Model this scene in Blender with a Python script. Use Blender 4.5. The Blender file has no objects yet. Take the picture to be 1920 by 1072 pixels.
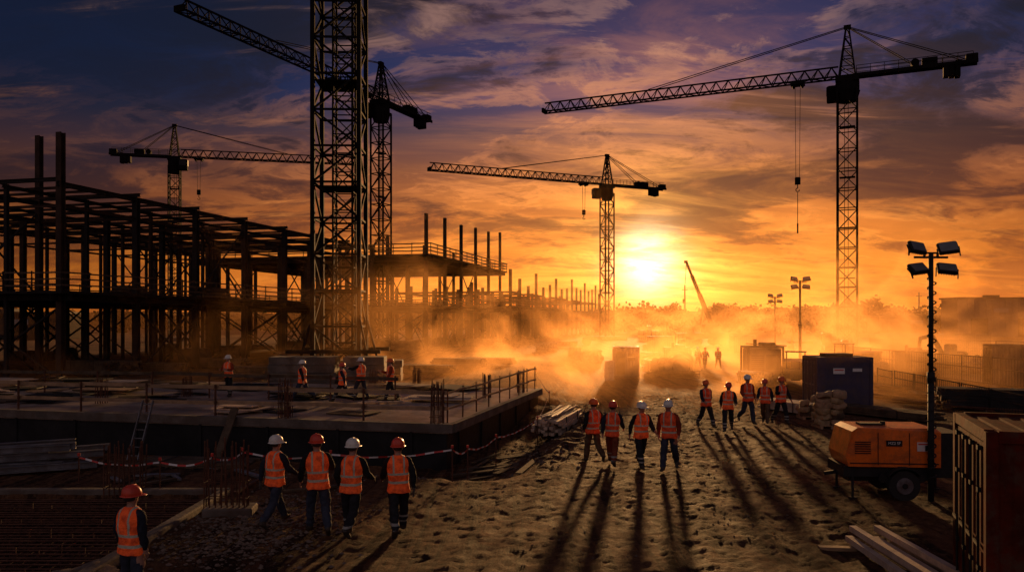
import bpy, bmesh, math, random
from mathutils import Vector, Matrix, Euler, noise
random.seed(7)
R=random.Random(11)
scene=bpy.context.scene
COL=scene.collection
F=1493.0; H=4.0
def rad(a): return math.radians(a)
def sstep(a,b,x):
    t=max(0.0,min(1.0,(x-a)/(b-a))); return t*t*(3-2*t)

# ------------------------------------------------------------ node helper
class NT:
    def __init__(s,nt): s.nt=nt; s.N=nt.nodes; s.L=nt.links
    def node(s,t,**k):
        n=s.N.new(t)
        for a,b in k.items(): setattr(n,a,b)
        return n
    def put(s,sock,v):
        if v is None: return
        if hasattr(v,'is_output'): s.L.new(v,sock)
        else:
            try: sock.default_value=v
            except Exception:
                sock.default_value=(v[0],v[1],v[2],1.0)
    def m(s,op,a,b=None,c=None,clamp=False):
        n=s.node('ShaderNodeMath',operation=op); n.use_clamp=clamp
        s.put(n.inputs[0],a); s.put(n.inputs[1],b)
        if c is not None: s.put(n.inputs[2],c)
        return n.outputs[0]
    def ss(s,x,a,b,lo=0.0,hi=1.0):
        n=s.node('ShaderNodeMapRange',interpolation_type='SMOOTHSTEP')
        s.put(n.inputs[0],x); s.put(n.inputs[1],a); s.put(n.inputs[2],b); s.put(n.inputs[3],lo); s.put(n.inputs[4],hi)
        return n.outputs[0]
    def noise(s,vec,scale,detail=4,rough=0.55,dist=0.0):
        n=s.node('ShaderNodeTexNoise'); s.put(n.inputs['Vector'],vec)
        n.inputs['Scale'].default_value=scale; n.inputs['Detail'].default_value=detail
        n.inputs['Roughness'].default_value=rough; n.inputs['Distortion'].default_value=dist
        return n.outputs[0]
    def mix(s,f,a,b,bt='MIX'):
        n=s.node('ShaderNodeMixRGB',blend_type=bt)
        s.put(n.inputs[0],f); s.put(n.inputs[1],a if hasattr(a,'is_output') else (a[0],a[1],a[2],1))
        s.put(n.inputs[2],b if hasattr(b,'is_output') else (b[0],b[1],b[2],1))
        return n.outputs[0]
    def ramp(s,x,stops):
        n=s.node('ShaderNodeValToRGB'); cr=n.color_ramp
        while len(cr.elements)<len(stops): cr.elements.new(0.5)
        for e,(p,c) in zip(cr.elements,stops):
            e.position=p; e.color=(c[0],c[1],c[2],1)
        s.put(n.inputs[0],x); return n.outputs[0]
    def scalec(s,c,f):
        n=s.node('ShaderNodeVectorMath',operation='SCALE')
        if hasattr(c,'is_output'): s.put(n.inputs[0],c)
        else: n.inputs[0].default_value=c
        s.put(n.inputs['Scale'],f); return n.outputs[0]
    def addc(s,a,b):
        n=s.node('ShaderNodeVectorMath',operation='ADD'); s.put(n.inputs[0],a)
        s.put(n.inputs[1],b); return n.outputs[0]

def mat(name,c,rough=0.7,metal=0.0,var=0.35,scale=3.0,bump=0.15,emis=0.0,c2=None,dirt=0.0,spec=0.5):
    m=bpy.data.materials.new(name); m.use_nodes=True; t=NT(m.node_tree)
    b=t.N['Principled BSDF']
    tc=t.node('ShaderNodeTexCoord').outputs['Object']
    n1=t.noise(tc,scale,6,0.6); n2=t.noise(tc,scale*7,3,0.6)
    d=c2 or (c[0]*(1-var),c[1]*(1-var),c[2]*(1-var))
    col=t.mix(t.ss(n1,0.35,0.65),c,d)
    col=t.mix(t.m('MULTIPLY',t.ss(n2,0.45,0.75),0.3),col,(c[0]*0.5,c[1]*0.5,c[2]*0.5))
    if dirt>0:
        col=t.mix(t.m('MULTIPLY',t.ss(t.noise(tc,scale*1.7,7,0.7),0.45,0.62),dirt),col,(0.09,0.055,0.038))
    t.put(b.inputs['Base Color'],col)
    t.put(b.inputs['Roughness'],t.m('ADD',t.m('MULTIPLY',n2,0.25),rough-0.12))
    b.inputs['Metallic'].default_value=metal; b.inputs['Specular IOR Level'].default_value=spec
    if bump>0:
        bp=t.node('ShaderNodeBump'); bp.inputs['Strength'].default_value=bump; bp.inputs['Distance'].default_value=0.03
        t.put(bp.inputs['Height'],t.m('ADD',n1,t.m('MULTIPLY',n2,0.5))); t.L.new(bp.outputs[0],b.inputs['Normal'])
    if emis>0:
        t.put(b.inputs['Emission Color'],col); b.inputs['Emission Strength'].default_value=emis
    return m

M={}
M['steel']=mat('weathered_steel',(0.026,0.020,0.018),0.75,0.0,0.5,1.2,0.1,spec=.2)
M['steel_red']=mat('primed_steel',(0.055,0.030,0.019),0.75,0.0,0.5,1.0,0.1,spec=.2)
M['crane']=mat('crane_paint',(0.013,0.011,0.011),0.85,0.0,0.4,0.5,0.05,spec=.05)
M['crane_y']=mat('crane_paint_yellow',(0.05,0.03,0.015),0.7,0.0,0.4,0.5,0.05,spec=.1)
M['concrete']=mat('concrete',(0.44,0.33,0.25),0.45,0,0.55,0.5,0.35,dirt=0.65)
M['concrete_d']=mat('concrete_edge',(0.17,0.135,0.11),0.85,0,0.5,1.3,0.5,dirt=0.6)
M['black']=mat('bitumen_coating',(0.020,0.019,0.020),0.7,0,0.5,1.0,0.4,spec=.25)
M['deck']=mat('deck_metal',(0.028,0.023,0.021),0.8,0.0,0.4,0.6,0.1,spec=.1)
M['wood']=mat('timber',(0.42,0.26,0.14),0.7,0,0.4,2.2,0.3)
M['wood_p']=mat('timber_pale',(0.66,0.50,0.36),0.6,0,0.35,2.2,0.3)
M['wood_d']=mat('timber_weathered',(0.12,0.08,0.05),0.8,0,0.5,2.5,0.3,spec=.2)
M['rebar']=mat('rusty_rebar',(0.13,0.052,0.028),0.7,0.0,0.5,6,0.2,spec=.3)
M['grey_steel']=mat('galvanised_steel',(0.20,0.20,0.22),0.5,0.3,0.45,2,0.1,dirt=.5)
M['orange_paint']=mat('orange_paint',(0.9,0.19,0.015),0.4,0.0,0.2,2.5,0.05,dirt=0.35)
M['rubber']=mat('rubber',(0.018,0.018,0.018),0.85,0,0.3,8,0.2)
M['dark']=mat('dark_metal',(0.022,0.021,0.022),0.65,0.0,0.4,3,0.1,spec=.25)
M['red_cont']=mat('container_red_paint',(0.13,0.018,0.009),0.8,0.0,0.55,1.6,0.2,dirt=0.75,spec=.03,c2=(.055,.012,.007))
M['purple']=mat('cabin_purple_paint',(0.045,0.036,0.085),0.55,0.0,0.3,1.2,0.05,dirt=0.4)
M['blue']=mat('cabin_blue_grey_paint',(0.035,0.042,0.09),0.6,0.0,0.3,1.2,0.05,dirt=0.2)
M['beige']=mat('cabin_beige_paint',(0.10,0.07,0.05),0.6,0.0,0.3,1.2,0.05,dirt=0.5)
M['white']=mat('white_paint',(0.4,0.36,0.32),0.5,0,0.15,3,0.03,dirt=0.3)
M['label_w']=mat('label_white',(0.75,0.74,0.72),0.5,0,0.1,8,0.0)
M['label_y']=mat('label_yellow',(0.75,0.5,0.05),0.5,0,0.1,8,0.0)
M['red']=mat('tape_red',(0.6,0.04,0.03),0.5,0,0.15,6,0.0)
M['glass']=mat('lamp_glass',(0.16,0.16,0.17),0.2,0.0,0.2,5,0.0)
M['tarp']=mat('tarpaulin',(0.40,0.26,0.12),0.6,0,0.5,3,0.6)
M['yellow']=mat('plant_yellow_paint',(0.45,0.24,0.03),0.45,0,0.3,2,0.05,dirt=0.5)
M['shed']=mat('shed_cladding',(0.10,0.08,0.075),0.7,0.0,0.2,0.2,0.05)
M['stone']=mat('stone',(0.22,0.16,0.12),0.9,0,0.5,5,0.3,spec=.2)
M['leaf']=mat('foliage',(0.028,0.026,0.012),0.85,0,0.5,0.5,0,spec=.03)
M['skin']=mat('skin',(0.42,0.22,0.15),0.55,0,0.15,20,0.0)
M['hair']=mat('hair',(0.03,0.02,0.015),0.7,0,0.4,40,0.2)
M['boot']=mat('boot_leather',(0.05,0.035,0.025),0.6,0,0.4,20,0.1)
M['eye']=mat('eye',(0.05,0.04,0.04),0.2,0,0.1,50,0)
M['lip']=mat('lip',(0.35,0.12,0.10),0.5,0,0.1,50,0)
M['glove']=mat('work_glove',(0.07,0.06,0.05),0.8,0,0.3,30,0.1)

# ------------------------------------------------------------ mesh builder
class MB:
    def __init__(s,*mats): s.v=[]; s.f=[]; s.mi=[]; s.mats=list(mats)
    def add(s,vs,fs,mi=0):
        o=len(s.v); s.v+=[tuple(p) for p in vs]; s.f+=[tuple(i+o for i in f) for f in fs]; s.mi+=[mi]*len(fs)
    def box(s,c,size,mi=0,rot=None):
        x,y,z=size[0]/2,size[1]/2,size[2]/2; vs=[]
        for a in (-x,x):
            for b in (-y,y):
                for d in (-z,z):
                    p=Vector((a,b,d))
                    if rot is not None: p=rot@p
                    vs.append(p+Vector(c))
        s.add(vs,[(0,1,3,2),(4,6,7,5),(0,4,5,1),(2,3,7,6),(0,2,6,4),(1,5,7,3)],mi)
    def cbox(s,c,size,ch,mi=0):
        x,y,z=size[0]/2,size[1]/2,size[2]/2
        def ring(ix,zz):
            a,b=x-ix,y-ix; k=ch
            return [(a,b-k),(a-k,b),(-a+k,b),(-a,b-k),(-a,-b+k),(-a+k,-b),(a-k,-b),(a,-b+k)],zz
        rs=[ring(0,-z),ring(0,z-ch),ring(ch*0.8,z)]
        vs=[]
        for r,zz in rs: vs+=[(p[0]+c[0],p[1]+c[1],zz+c[2]) for p in r]
        fs=[]
        for k in range(2):
            for i in range(8): fs.append((k*8+i,k*8+(i+1)%8,(k+1)*8+(i+1)%8,(k+1)*8+i))
        fs.append(tuple(range(7,-1,-1))); fs.append(tuple(range(16,24)))
        s.add(vs,fs,mi)
    def beam(s,p,q,w,h=None,mi=0):
        p=Vector(p);q=Vector(q); d=q-p
        if d.length<1e-6: return
        h=h or w; d.normalize(); up=Vector((0,0,1)) if abs(d.z)<0.9 else Vector((0,1,0))
        a=d.cross(up).normalized(); b=a.cross(d)
        vs=[]
        for base in (p,q):
            for sa,sb in ((-1,-1),(1,-1),(1,1),(-1,1)): vs.append(base+a*sa*w/2+b*sb*h/2)
        s.add(vs,[(0,1,2,3),(7,6,5,4),(0,4,5,1),(1,5,6,2),(2,6,7,3),(3,7,4,0)],mi)
    def cyl(s,p,q,r,r2=None,n=12,mi=0,cap=True):
        p=Vector(p);q=Vector(q); d=(q-p).normalized(); r2=r if r2 is None else r2
        up=Vector((0,0,1)) if abs(d.z)<0.9 else Vector((0,1,0))
        a=d.cross(up).normalized(); b=a.cross(d); vs=[]
        for base,rr in ((p,r),(q,r2)):
            for i in range(n):
                t=2*math.pi*i/n; vs.append(base+(a*math.cos(t)+b*math.sin(t))*rr)
        fs=[(i,(i+1)%n,n+(i+1)%n,n+i) for i in range(n)]
        if cap: fs+=[tuple(range(n-1,-1,-1)),tuple(range(n,2*n))]
        s.add(vs,fs,mi)
    def ibeam(s,p,q,w,h,t=0.03,mi=0):
        p=Vector(p);q=Vector(q); d=(q-p).normalized(); up=Vector((0,0,1)) if abs(d.z)<0.9 else Vector((1,0,0))
        a=d.cross(up).normalized(); b=a.cross(d)
        o=b*(h/2-t/2)
        s.beam(p+o,q+o,w,t,mi); s.beam(p-o,q-o,w,t,mi); s.beam(p,q,t,h-2*t-0.004,mi)
    def hcol(s,base,height,w,t=0.05,mi=0):
        x,y,z=base
        s.box((x-w/2+t/2,y,z+height/2),(t,w,height),mi); s.box((x+w/2-t/2,y,z+height/2),(t,w,height),mi)
        s.box((x,y,z+height/2),(w-2*t-0.004,t*1.4,height),mi); s.box((x,y,z+0.03),(w*1.6,w*1.6,0.06),mi)
    def lattice(s,p,q,w,h,bay,cr,br,tri=False,mi=0,cross=False):
        p=Vector(p);q=Vector(q); L=(q-p).length; d=(q-p)/L
        up=Vector((0,0,1)) if abs(d.z)<0.9 else Vector((0,1,0))
        a=d.cross(up).normalized(); b=a.cross(d)
        cs=[(-w/2,0),(w/2,0),(0,h)] if tri else [(-w/2,-h/2),(w/2,-h/2),(w/2,h/2),(-w/2,h/2)]
        cs=[a*x+b*y for x,y in cs]; n=len(cs)
        for c in cs: s.beam(p+c,q+c,cr,cr,mi)
        k=max(1,round(L/bay)); st=L/k
        for i in range(k):
            A=p+d*st*i; B=p+d*st*(i+1)
            for j in range(n):
                c0,c1=cs[j],cs[(j+1)%n]
                if tri and j>0:
                    mid=(A+B)/2
                    lo,hi=(c0,c1) if j==1 else (c1,c0)
                    s.beam(A+lo,mid+hi,br,br,mi); s.beam(mid+hi,B+lo,br,br,mi)
                else:
                    if (i+j)%2==0 or cross: s.beam(A+c0,B+c1,br,br,mi)
                    if (i+j)%2==1 or cross: s.beam(A+c1,B+c0,br,br,mi)
                    s.beam(B+c0,B+c1,br,br,mi)
    def rail(s,p,q,h=1.1,sp=2.0,n=3,bw=0.12,mi=0,mp=0,pw=0.05):
        p=Vector(p);q=Vector(q); L=(q-p).length; k=max(1,round(L/sp)); d=(q-p)/L
        for i in range(k+1):
            c=p+(q-p)*i/k; j=R.uniform(-0.02,0.02); s.beam(c,c+Vector((j,j,h+0.05)),pw,pw,mp)
        side=d.cross(Vector((0,0,1)))*0.05
        for r in range(n):
            z=h*(r+1)/n-0.05
            for i in range(k):
                a=p+(q-p)*i/k; b=p+(q-p)*(i+1)/k
                s.beam(a+Vector((0,0,z+R.uniform(-.03,.03)))+side-d*0.1,b+Vector((0,0,z+R.uniform(-.03,.03)))+side+d*0.1,0.03,bw,mi)
    def prism(s,pr,y0,y1,mi=0):
        n=len(pr); s.add([(a,y0,b) for a,b in pr]+[(a,y1,b) for a,b in pr],[tuple(range(n)),tuple(range(2*n-1,n-1,-1))]+[(i,n+i,n+(i+1)%n,(i+1)%n) for i in range(n)],mi)
    def mesh(s,name,smooth=False):
        me=bpy.data.meshes.new(name); me.from_pydata(s.v,[],s.f)
        for m in s.mats: me.materials.append(m)
        me.polygons.foreach_set('material_index',s.mi)
        if smooth: me.polygons.foreach_set('use_smooth',[True]*len(me.polygons))
        me.update(); return me
    def obj(s,name,parent=None,smooth=False,loc=(0,0,0),rz=0):
        o=bpy.data.objects.new(name,s.mesh(name,smooth)); COL.objects.link(o); o.location=loc; o.rotation_euler[2]=rz
        if parent: o.parent=parent
        return o

def tag(o,label=None,category=None,group=None,kind=None):
    if label: o['label']=label
    if category: o['category']=category
    if group: o['group']=group
    if kind: o['kind']=kind
    return o
def thing(name,loc,rz,label,category,group=None,scale=1):
    o=bpy.data.objects.new(name,None); COL.objects.link(o); o.location=loc; o.rotation_euler[2]=rz
    o.scale=(scale,)*3; o.empty_display_size=0.3
    return tag(o,label,category,group)

# ------------------------------------------------------------ site frame
TH=rad(76)
U=Vector((math.cos(TH),math.sin(TH))); V=Vector((-U.y,U.x))
A=Vector((-1.97,24.5)); SLZ=0.8
def suv(x,y):
    d=Vector((x,y))-A; return d.dot(U),d.dot(V)
def gh(x,y):
    z=0.05*noise.noise((x*.13,y*.13,0))+0.03*noise.noise((x*.7,y*.7,3.1))
    near=1-sstep(45,80,y)
    c=x-0.17*(y-12)
    road=sstep(-7,-3,c)*(1-sstep(7,12,c))
    z+=near*(0.020*noise.noise((x*2.1,y*2.1,5))+0.024*noise.noise((x*5,y*5,8))+.018*noise.noise((x*9,y*9,1)))
    w=.6*noise.noise((y*.05,3,3))
    if road>0 and near>0:
        for rc_ in (-4.6,-2.9,-.6,1.2,3.0,4.9,6.4):
            dd=c-rc_-w*(1+.3*rc_*.2); z-=near*road*.065*math.exp(-(dd/.17)**2)*(.5+.5*noise.noise((rc_,y*.15,1)))-near*road*.035*math.exp(-((abs(dd)-.33)/.13)**2)
    u,v=suv(x,y)
    fr=sstep(-4.6,-2.0,u)*(1-sstep(13,15,u))*sstep(-3.6,-1.6,v)
    if u>0 : fr*= (1-sstep(6,13,u))
    if v<40: z+=-0.6*fr
    if v<-1.0: z+=0.22*math.exp(-((v+2.9)/1.0)**2)*sstep(-2,1,u)*(1-sstep(8,13,u))*(0.5+0.9*noise.noise((x*1.3,y*1.3,2))+.3*noise.noise((x*4,y*4,2)))
    z+=0.3*sstep(13,14.5,u)*sstep(-2,2,v)
    z+=-0.3*(1-sstep(12.2,13.4,y))*(1-sstep(-4.6,-3.2,x))
    if x<-6.4: z+=-0.55*(1-sstep(-6.95,-6.75,x))*(1-sstep(18.0,18.2,y))
    return z
def G(px,py,z=0.0):
    Y=(H-z)*F/(py-600.0); return ((px-960)/F*Y,Y)
def on(px,py,z=0.0):
    x,y=G(px,py,z); return (x,y,gh(x,y))

# ------------------------------------------------------------ ground
def axis(lo,hi,st,far0,far1):
    a=[]; x=lo
    while x<=hi: a.append(x); x+=st
    s=st
    x=hi
    while x<far1: s*=1.16; x+=s; a.append(x)
    s=st; x=lo; pre=[]
    while x>far0: s*=1.16; x-=s; pre.append(x)
    return pre[::-1]+a
xs=axis(-17,12,0.08,-3500,3500); ys=axis(9.5,42,0.10,-300,4500)
nv=[(x,y,gh(x,y)) for y in ys for x in xs]; nx=len(xs)
nf=[(j*nx+i,j*nx+i+1,(j+1)*nx+i+1,(j+1)*nx+i) for j in range(len(ys)-1) for i in range(nx-1)]
me=bpy.data.meshes.new('ground'); me.from_pydata(nv,[],nf); me.polygons.foreach_set('use_smooth',[True]*len(nf))
gm=bpy.data.materials.new('dirt_ground'); gm.use_nodes=True; t=NT(gm.node_tree); b=t.N['Principled BSDF']
tc=t.node('ShaderNodeTexCoord').outputs['Object']
mp=t.node('ShaderNodeMapping'); t.L.new(tc,mp.inputs[0]); mp.inputs['Rotation'].default_value=(0,0,rad(9.7)); mp.inputs['Scale'].default_value=(2.4,0.11,1)
nb=t.noise(tc,0.28,6,.6); nm=t.noise(tc,1.1,14,.80,.1); nfn=t.noise(tc,5,14,.88,.3); ntr=t.noise(mp.outputs[0],1.0,8,.68,.2)
col=t.mix(t.ss(nb,.38,.62),(0.22,0.098,0.046),(0.11,0.050,0.026))
col=t.mix(t.m('MULTIPLY',t.ss(nm,.45,.60),.65),col,(0.31,0.155,0.078))
col=t.mix(t.m('MULTIPLY',t.ss(ntr,.49,.58),.85),col,(0.042,0.020,0.012))
col=t.mix(t.m('MULTIPLY',t.ss(nfn,.53,.60),.45),col,(0.44,0.26,0.15))
col=t.mix(t.m('MULTIPLY',t.ss(nfn,.50,.43),.6),col,(0.030,0.016,0.010))
t.put(b.inputs['Base Color'],col); b.inputs['Specular IOR Level'].default_value=.08
t.put(b.inputs['Roughness'],t.ss(nm,.3,.7,.7,1.0))
hgt=t.m('ADD',t.m('MULTIPLY',nm,1.2),t.m('ADD',t.m('MULTIPLY',nfn,.65),t.m('MULTIPLY',ntr,.6)))
bp=t.node('ShaderNodeBump'); bp.inputs['Strength'].default_value=1.0; bp.inputs['Distance'].default_value=.19
t.put(bp.inputs['Height'],hgt); t.L.new(bp.outputs[0],b.inputs['Normal'])
me.materials.append(gm); g=bpy.data.objects.new('ground',me); COL.objects.link(g); tag(g,kind='structure')

# ------------------------------------------------------------ foundation slab
fd=thing('foundation_slab',(A.x,A.y,0),TH,'raised concrete foundation slab with black coated retaining wall','foundation')
mb=MB(M['concrete'])
for i in range(3):
    for j in range(6):
        mb.box((2.2+i*4.4,3.0+j*6.0,SLZ-0.15-0.003*((i+j)%2)),(4.385,5.985,0.30))
mb.obj('slab_top',fd)
mb=MB(M['concrete_d'],M['black'])
mb.box((0.06,18,SLZ-0.13),(0.24,36.3,0.27),0); mb.box((6.72,-0.10,SLZ-0.13),(13.1,0.2,0.27),0)
mb.obj('edge_beam',fd)
mb=MB(M['black']); mb.box((6.7,18.1,-0.5),(13.36,36.1,2.0)); 
for k in range(14): mb.box((.0,1.2+k*2.5,-.3),(.06,.09,1.8))
for k in range(5): mb.box((1.2+k*2.6,.03,-.3),(.09,.06,1.8))
mb.obj('retaining_wall',fd)
mb=MB(M['wood'],M['rebar']); mb.rail((0.15,0.2,SLZ),(0.15,35,SLZ),1.0,2.6,2,0.12,0,1)
mb.obj('guard_rail',fd)
mb=MB(M['wood'],M['rebar']); mb.rail((0.3,0.12,SLZ),(13,0.12,SLZ),1.0,1.6,2,0.06,0,1,.04)
mb.obj('guard_rail',fd)
mb=MB(M['wood_d'],M['rebar']); mb.rail((5.5,4,SLZ),(5.5,34,SLZ),1.0,2.8,2,0.13,0,1)
mb.obj('guard_rail',fd)
def sl(u,v,z=SLZ):
    p=A+U*u+V*v; return (p.x,p.y,z)
for i in range(64):
    u,v=R.uniform(1.0,12),R.uniform(1.5,30)
    mb=MB(M[R.choice(['wood_d','wood','wood_p','black','dark','wood_d'])])
    k=R.choice([1,1,2,3,5])
    for q in range(k): mb.box((R.uniform(-.1,.1),R.uniform(-.1,.1),0.03+q*0.05),(R.choice([.15,.25,1.2,R.uniform(.4,2.2)]),R.uniform(.8,2.8),0.035),0,Matrix.Rotation(R.uniform(-.5,.5),3,'Z'))
    tag(mb.obj('formwork_sheet',loc=sl(u,v,SLZ+0.01),rz=TH+R.uniform(-.2,.2)),'weathered plywood formwork sheets lying on the slab','formwork sheet','formwork on the slab')
def rebar_cluster(x,y,z,nx_,ny_,h,label,sp=0.12,rz=0):
    mb=MB(M['rebar'])
    for i in range(nx_):
        for j in range(ny_):
            if 0<i<nx_-1 and 0<j<ny_-1: continue
            a=((i-nx_/2)*sp,(j-ny_/2)*sp,-.05); mb.cyl(a,(a[0]+R.uniform(-.05,.05),a[1]+R.uniform(-.03,.03),h*R.uniform(.85,1.06)),0.016,n=6)
    for zz in (.15*h,.4*h):
        for j in (0,ny_-1): mb.cyl((-nx_/2*sp-.05,(j-ny_/2)*sp+.016,zz),((nx_/2-1)*sp+.05,(j-ny_/2)*sp+.016,zz),0.009,n=5)
        for i in (0,nx_-1): mb.cyl(((i-nx_/2)*sp+.016,-ny_/2*sp-.05,zz),((i-nx_/2)*sp+.016,(ny_/2-1)*sp+.05,zz),0.009,n=5)
    tag(mb.obj('rebar_cage',loc=(x,y,z),rz=rz),label,'rebar','upright rebar cages')
x,y,_=on(241,925); rebar_cluster(x,y,gh(x,y),8,3,1.2,'upright rusty starter bars rising from the dirt')
x,y,_=on(432,962); rebar_cluster(x,y,0.14,8,3,1.35,'upright rusty starter bars in a low concrete footing')
mb=MB(M['concrete_d']); mb.cbox((0,0,0.02),(1.0,.6,.28),.03); tag(mb.obj('concrete_footing',loc=(x,y,0),rz=.1),'small square concrete footing with starter bars','footing')
for px,py,n,h in ((190,755,4,.95),(534,782,5,1.25),(817,792,5,1.35),(911,745,4,1.0),(350,742,4,.8),(700,728,4,.9),(780,728,4,1.0),(975,735,4,1.0)):
    x,y=G(px,py,SLZ); rebar_cluster(x,y,SLZ,n,3,h,'upright rusty starter bars cast into the slab',rz=TH)

# ------------------------------------------------------------ steel frame buildings
P0=Vector((-27.2,48.0))
def frame_building(label,s0,ns,sp,v0,nvr,vp,zdeck,zroof,tops,roof,upper_deck,grp='steel frame buildings',thin=1,upper_beams=0):
    o=P0+U*s0+V*v0
    b=thing('steel_frame_building',(o.x,o.y,0.25),TH,label,'building',grp)
    L=(ns-1)*sp; W=(nvr-1)*vp; zd=zdeck-.25; zr=zroof-.25
    for j in range(nvr):
        for i in range(ns):
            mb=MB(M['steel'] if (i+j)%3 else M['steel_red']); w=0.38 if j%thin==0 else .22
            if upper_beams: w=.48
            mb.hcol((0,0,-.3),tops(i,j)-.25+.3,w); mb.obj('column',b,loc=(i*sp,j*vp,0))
    mb=MB(M['deck'])
    mb.box((L/2,W/2,zd-.08),(L+1.6,W+1.6,.16))
    for j in range(0,nvr,thin): mb.ibeam((-.8,j*vp,zd-.38),(L+.8,j*vp,zd-.38),.3,.42)
    for i in range(ns):  mb.ibeam((i*sp,-.8,zd-.36),(i*sp,W+.8,zd-.36),.26,.38)
    for i in range(int(L/2)): mb.beam((i*2+.9,-.6,zd-.24),(i*2+.9,W+.6,zd-.24),.1,.16)
    mb.obj('floor_deck',b)
    for (p,q) in (((-.7,-.7,zd),(L+.7,-.7,zd)),((-.7,-.7,zd),(-.7,W+.7,zd)),((-.7,W*.5+.3,zd),(L+.7,W*.5+.3,zd)),((-.7,W+.7,zd),(L+.7,W+.7,zd))):
        mb=MB(M['wood_d'],M['steel']); mb.rail(p,q,1.15,2.2,3,0.09,0,1,.06); mb.obj('guard_rail',b)
    if roof:
        mb=MB(M['steel'])
        for j in range(nvr): mb.ibeam((-.3,j*vp,zr-.2),(L+.3,j*vp,zr-.2),.2,.3 if j%thin==0 else .2)
        mb.obj('roof_beam',b)
        mb=MB(M['steel'])
        for i in range(ns): mb.ibeam((i*sp,-.3,zr+.10),(i*sp,W+.3,zr+.10),.18,.24)
        mb.obj('roof_beam',b)
        mb=MB(M['steel_red'])
        for i in range(ns-1):
            for k in (1,2,3): mb.ibeam((i*sp+sp*k/4,0,zr-.1),(i*sp+sp*k/4,W,zr-.1),.11,.16)
        mb.obj('roof_joist',b)
        mb=MB(M['steel_red'])
        for j in range(0,nvr,thin): mb.ibeam((0,j*vp,zr-1.5),(L,j*vp,zr-1.5),.12,.18)
        for i in range(ns): mb.ibeam((i*sp,0,zr-1.5),(i*sp,W,zr-1.5),.1,.16)
        mb.obj('tie_beam',b)
    if upper_deck:
        mb=MB(M['deck']); mb.box((L/2,W/2,zr-.1),(L+2,W+2,.2))
        for j in range(nvr): mb.ibeam((-.9,j*vp,zr-.5),(L+.9,j*vp,zr-.5),.35,.55)
        for i in range(ns): mb.ibeam((i*sp,-.9,zr-.47),(i*sp,W+.9,zr-.47),.3,.5)
        mb.obj('floor_deck',b)
        for (p,q) in (((-.9,-.9,zr),(L+.9,-.9,zr)),((-.9,-.9,zr),(-.9,W+.9,zr)),((L+.9,-.9,zr),(L+.9,W+.9,zr))):
            mb=MB(M['wood_d'],M['steel']); mb.rail(p,q,1.3,2.4,3,0.13,0,1,.07); mb.obj('guard_rail',b)
    if upper_beams:
        mb=MB(M['steel'])
        for j in range(nvr):
            for i in range(ns-1):
                if (i*5+j*3)%7<5: mb.ibeam((i*sp,j*vp,upper_beams-.6),((i+1)*sp,j*vp,upper_beams-.6),.25,.4)
        for i in range(0,ns,2): mb.ibeam((i*sp,0,upper_beams-.6),(i*sp,W,upper_beams-.6),.22,.3)
        for j in range(nvr): mb.ibeam((0,j*vp,zd-2.4),(L,j*vp,zd-2.4),.16,.2)
        mb.obj('upper_beam',b)
    for j in range(0,nvr,thin):
        for i in range(ns-1):
            if (i+2*j)%3==1:
                mb=MB(M['steel']); x0,x1=i*sp,(i+1)*sp; y=j*vp+.05
                mb.beam((x0,y,0),(x1,y,zd-.7),.11); mb.beam((x1,y+.14,0),(x0,y+.14,zd-.7),.11); mb.obj('brace',b)
            if (roof or upper_deck) and (i+j)%3==2:
                mb=MB(M['steel']); x0,x1=i*sp,(i+1)*sp; y=j*vp+.05
                mb.beam((x0,y,zd),(x1,y,zr-.8),.1); mb.beam((x1,y+.14,zd),(x0,y+.14,zr-.8),.1); mb.obj('brace',b)
    for i in range(0,ns,2):
        for j in range(0,nvr-1,thin):
            if (i//2+j//thin)%2==0:
                mb=MB(M['steel']); mb.beam((i*sp+.2,j*vp,0),(i*sp+.2,(j+thin)*vp,zd-.7),.11); mb.beam((i*sp+.34,(j+thin)*vp,0),(i*sp+.34,j*vp,zd-.7),.11); mb.obj('brace',b)
    return b
def tops1(i,j):
    if (i,j)==(0,0): return 15.3
    if (i,j)==(1,2): return 17.0
    return 12.35
frame_building('two storey dark steel building frame with open roof beams',0,8,6.5,0,7,4,5.75,12.4,tops1,True,False,thin=2)
T2=[17.0,17.3,17.2,17.6,17.8,18.4]
def tops2(i,j): return T2[i] if j==0 else (12.0 if (i+j)%2 else 15.2 if j==1 else 12)
frame_building('steel frame with projecting upper deck and tall bare columns',51.6,6,7,-4.4,5,8,5.75,12.0,tops2,False,True)
def tops3(i,j): return (13.0 if i%3==0 else 10.8)+R.uniform(-.6,.6)+i*.12 if j==0 else 10+R.uniform(-.8,.8)
frame_building('long low steel frame with deck, beams and column stubs',93.6,17,7,-4.4,4,7,6.5,9,tops3,False,False,upper_beams=9.2)

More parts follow.
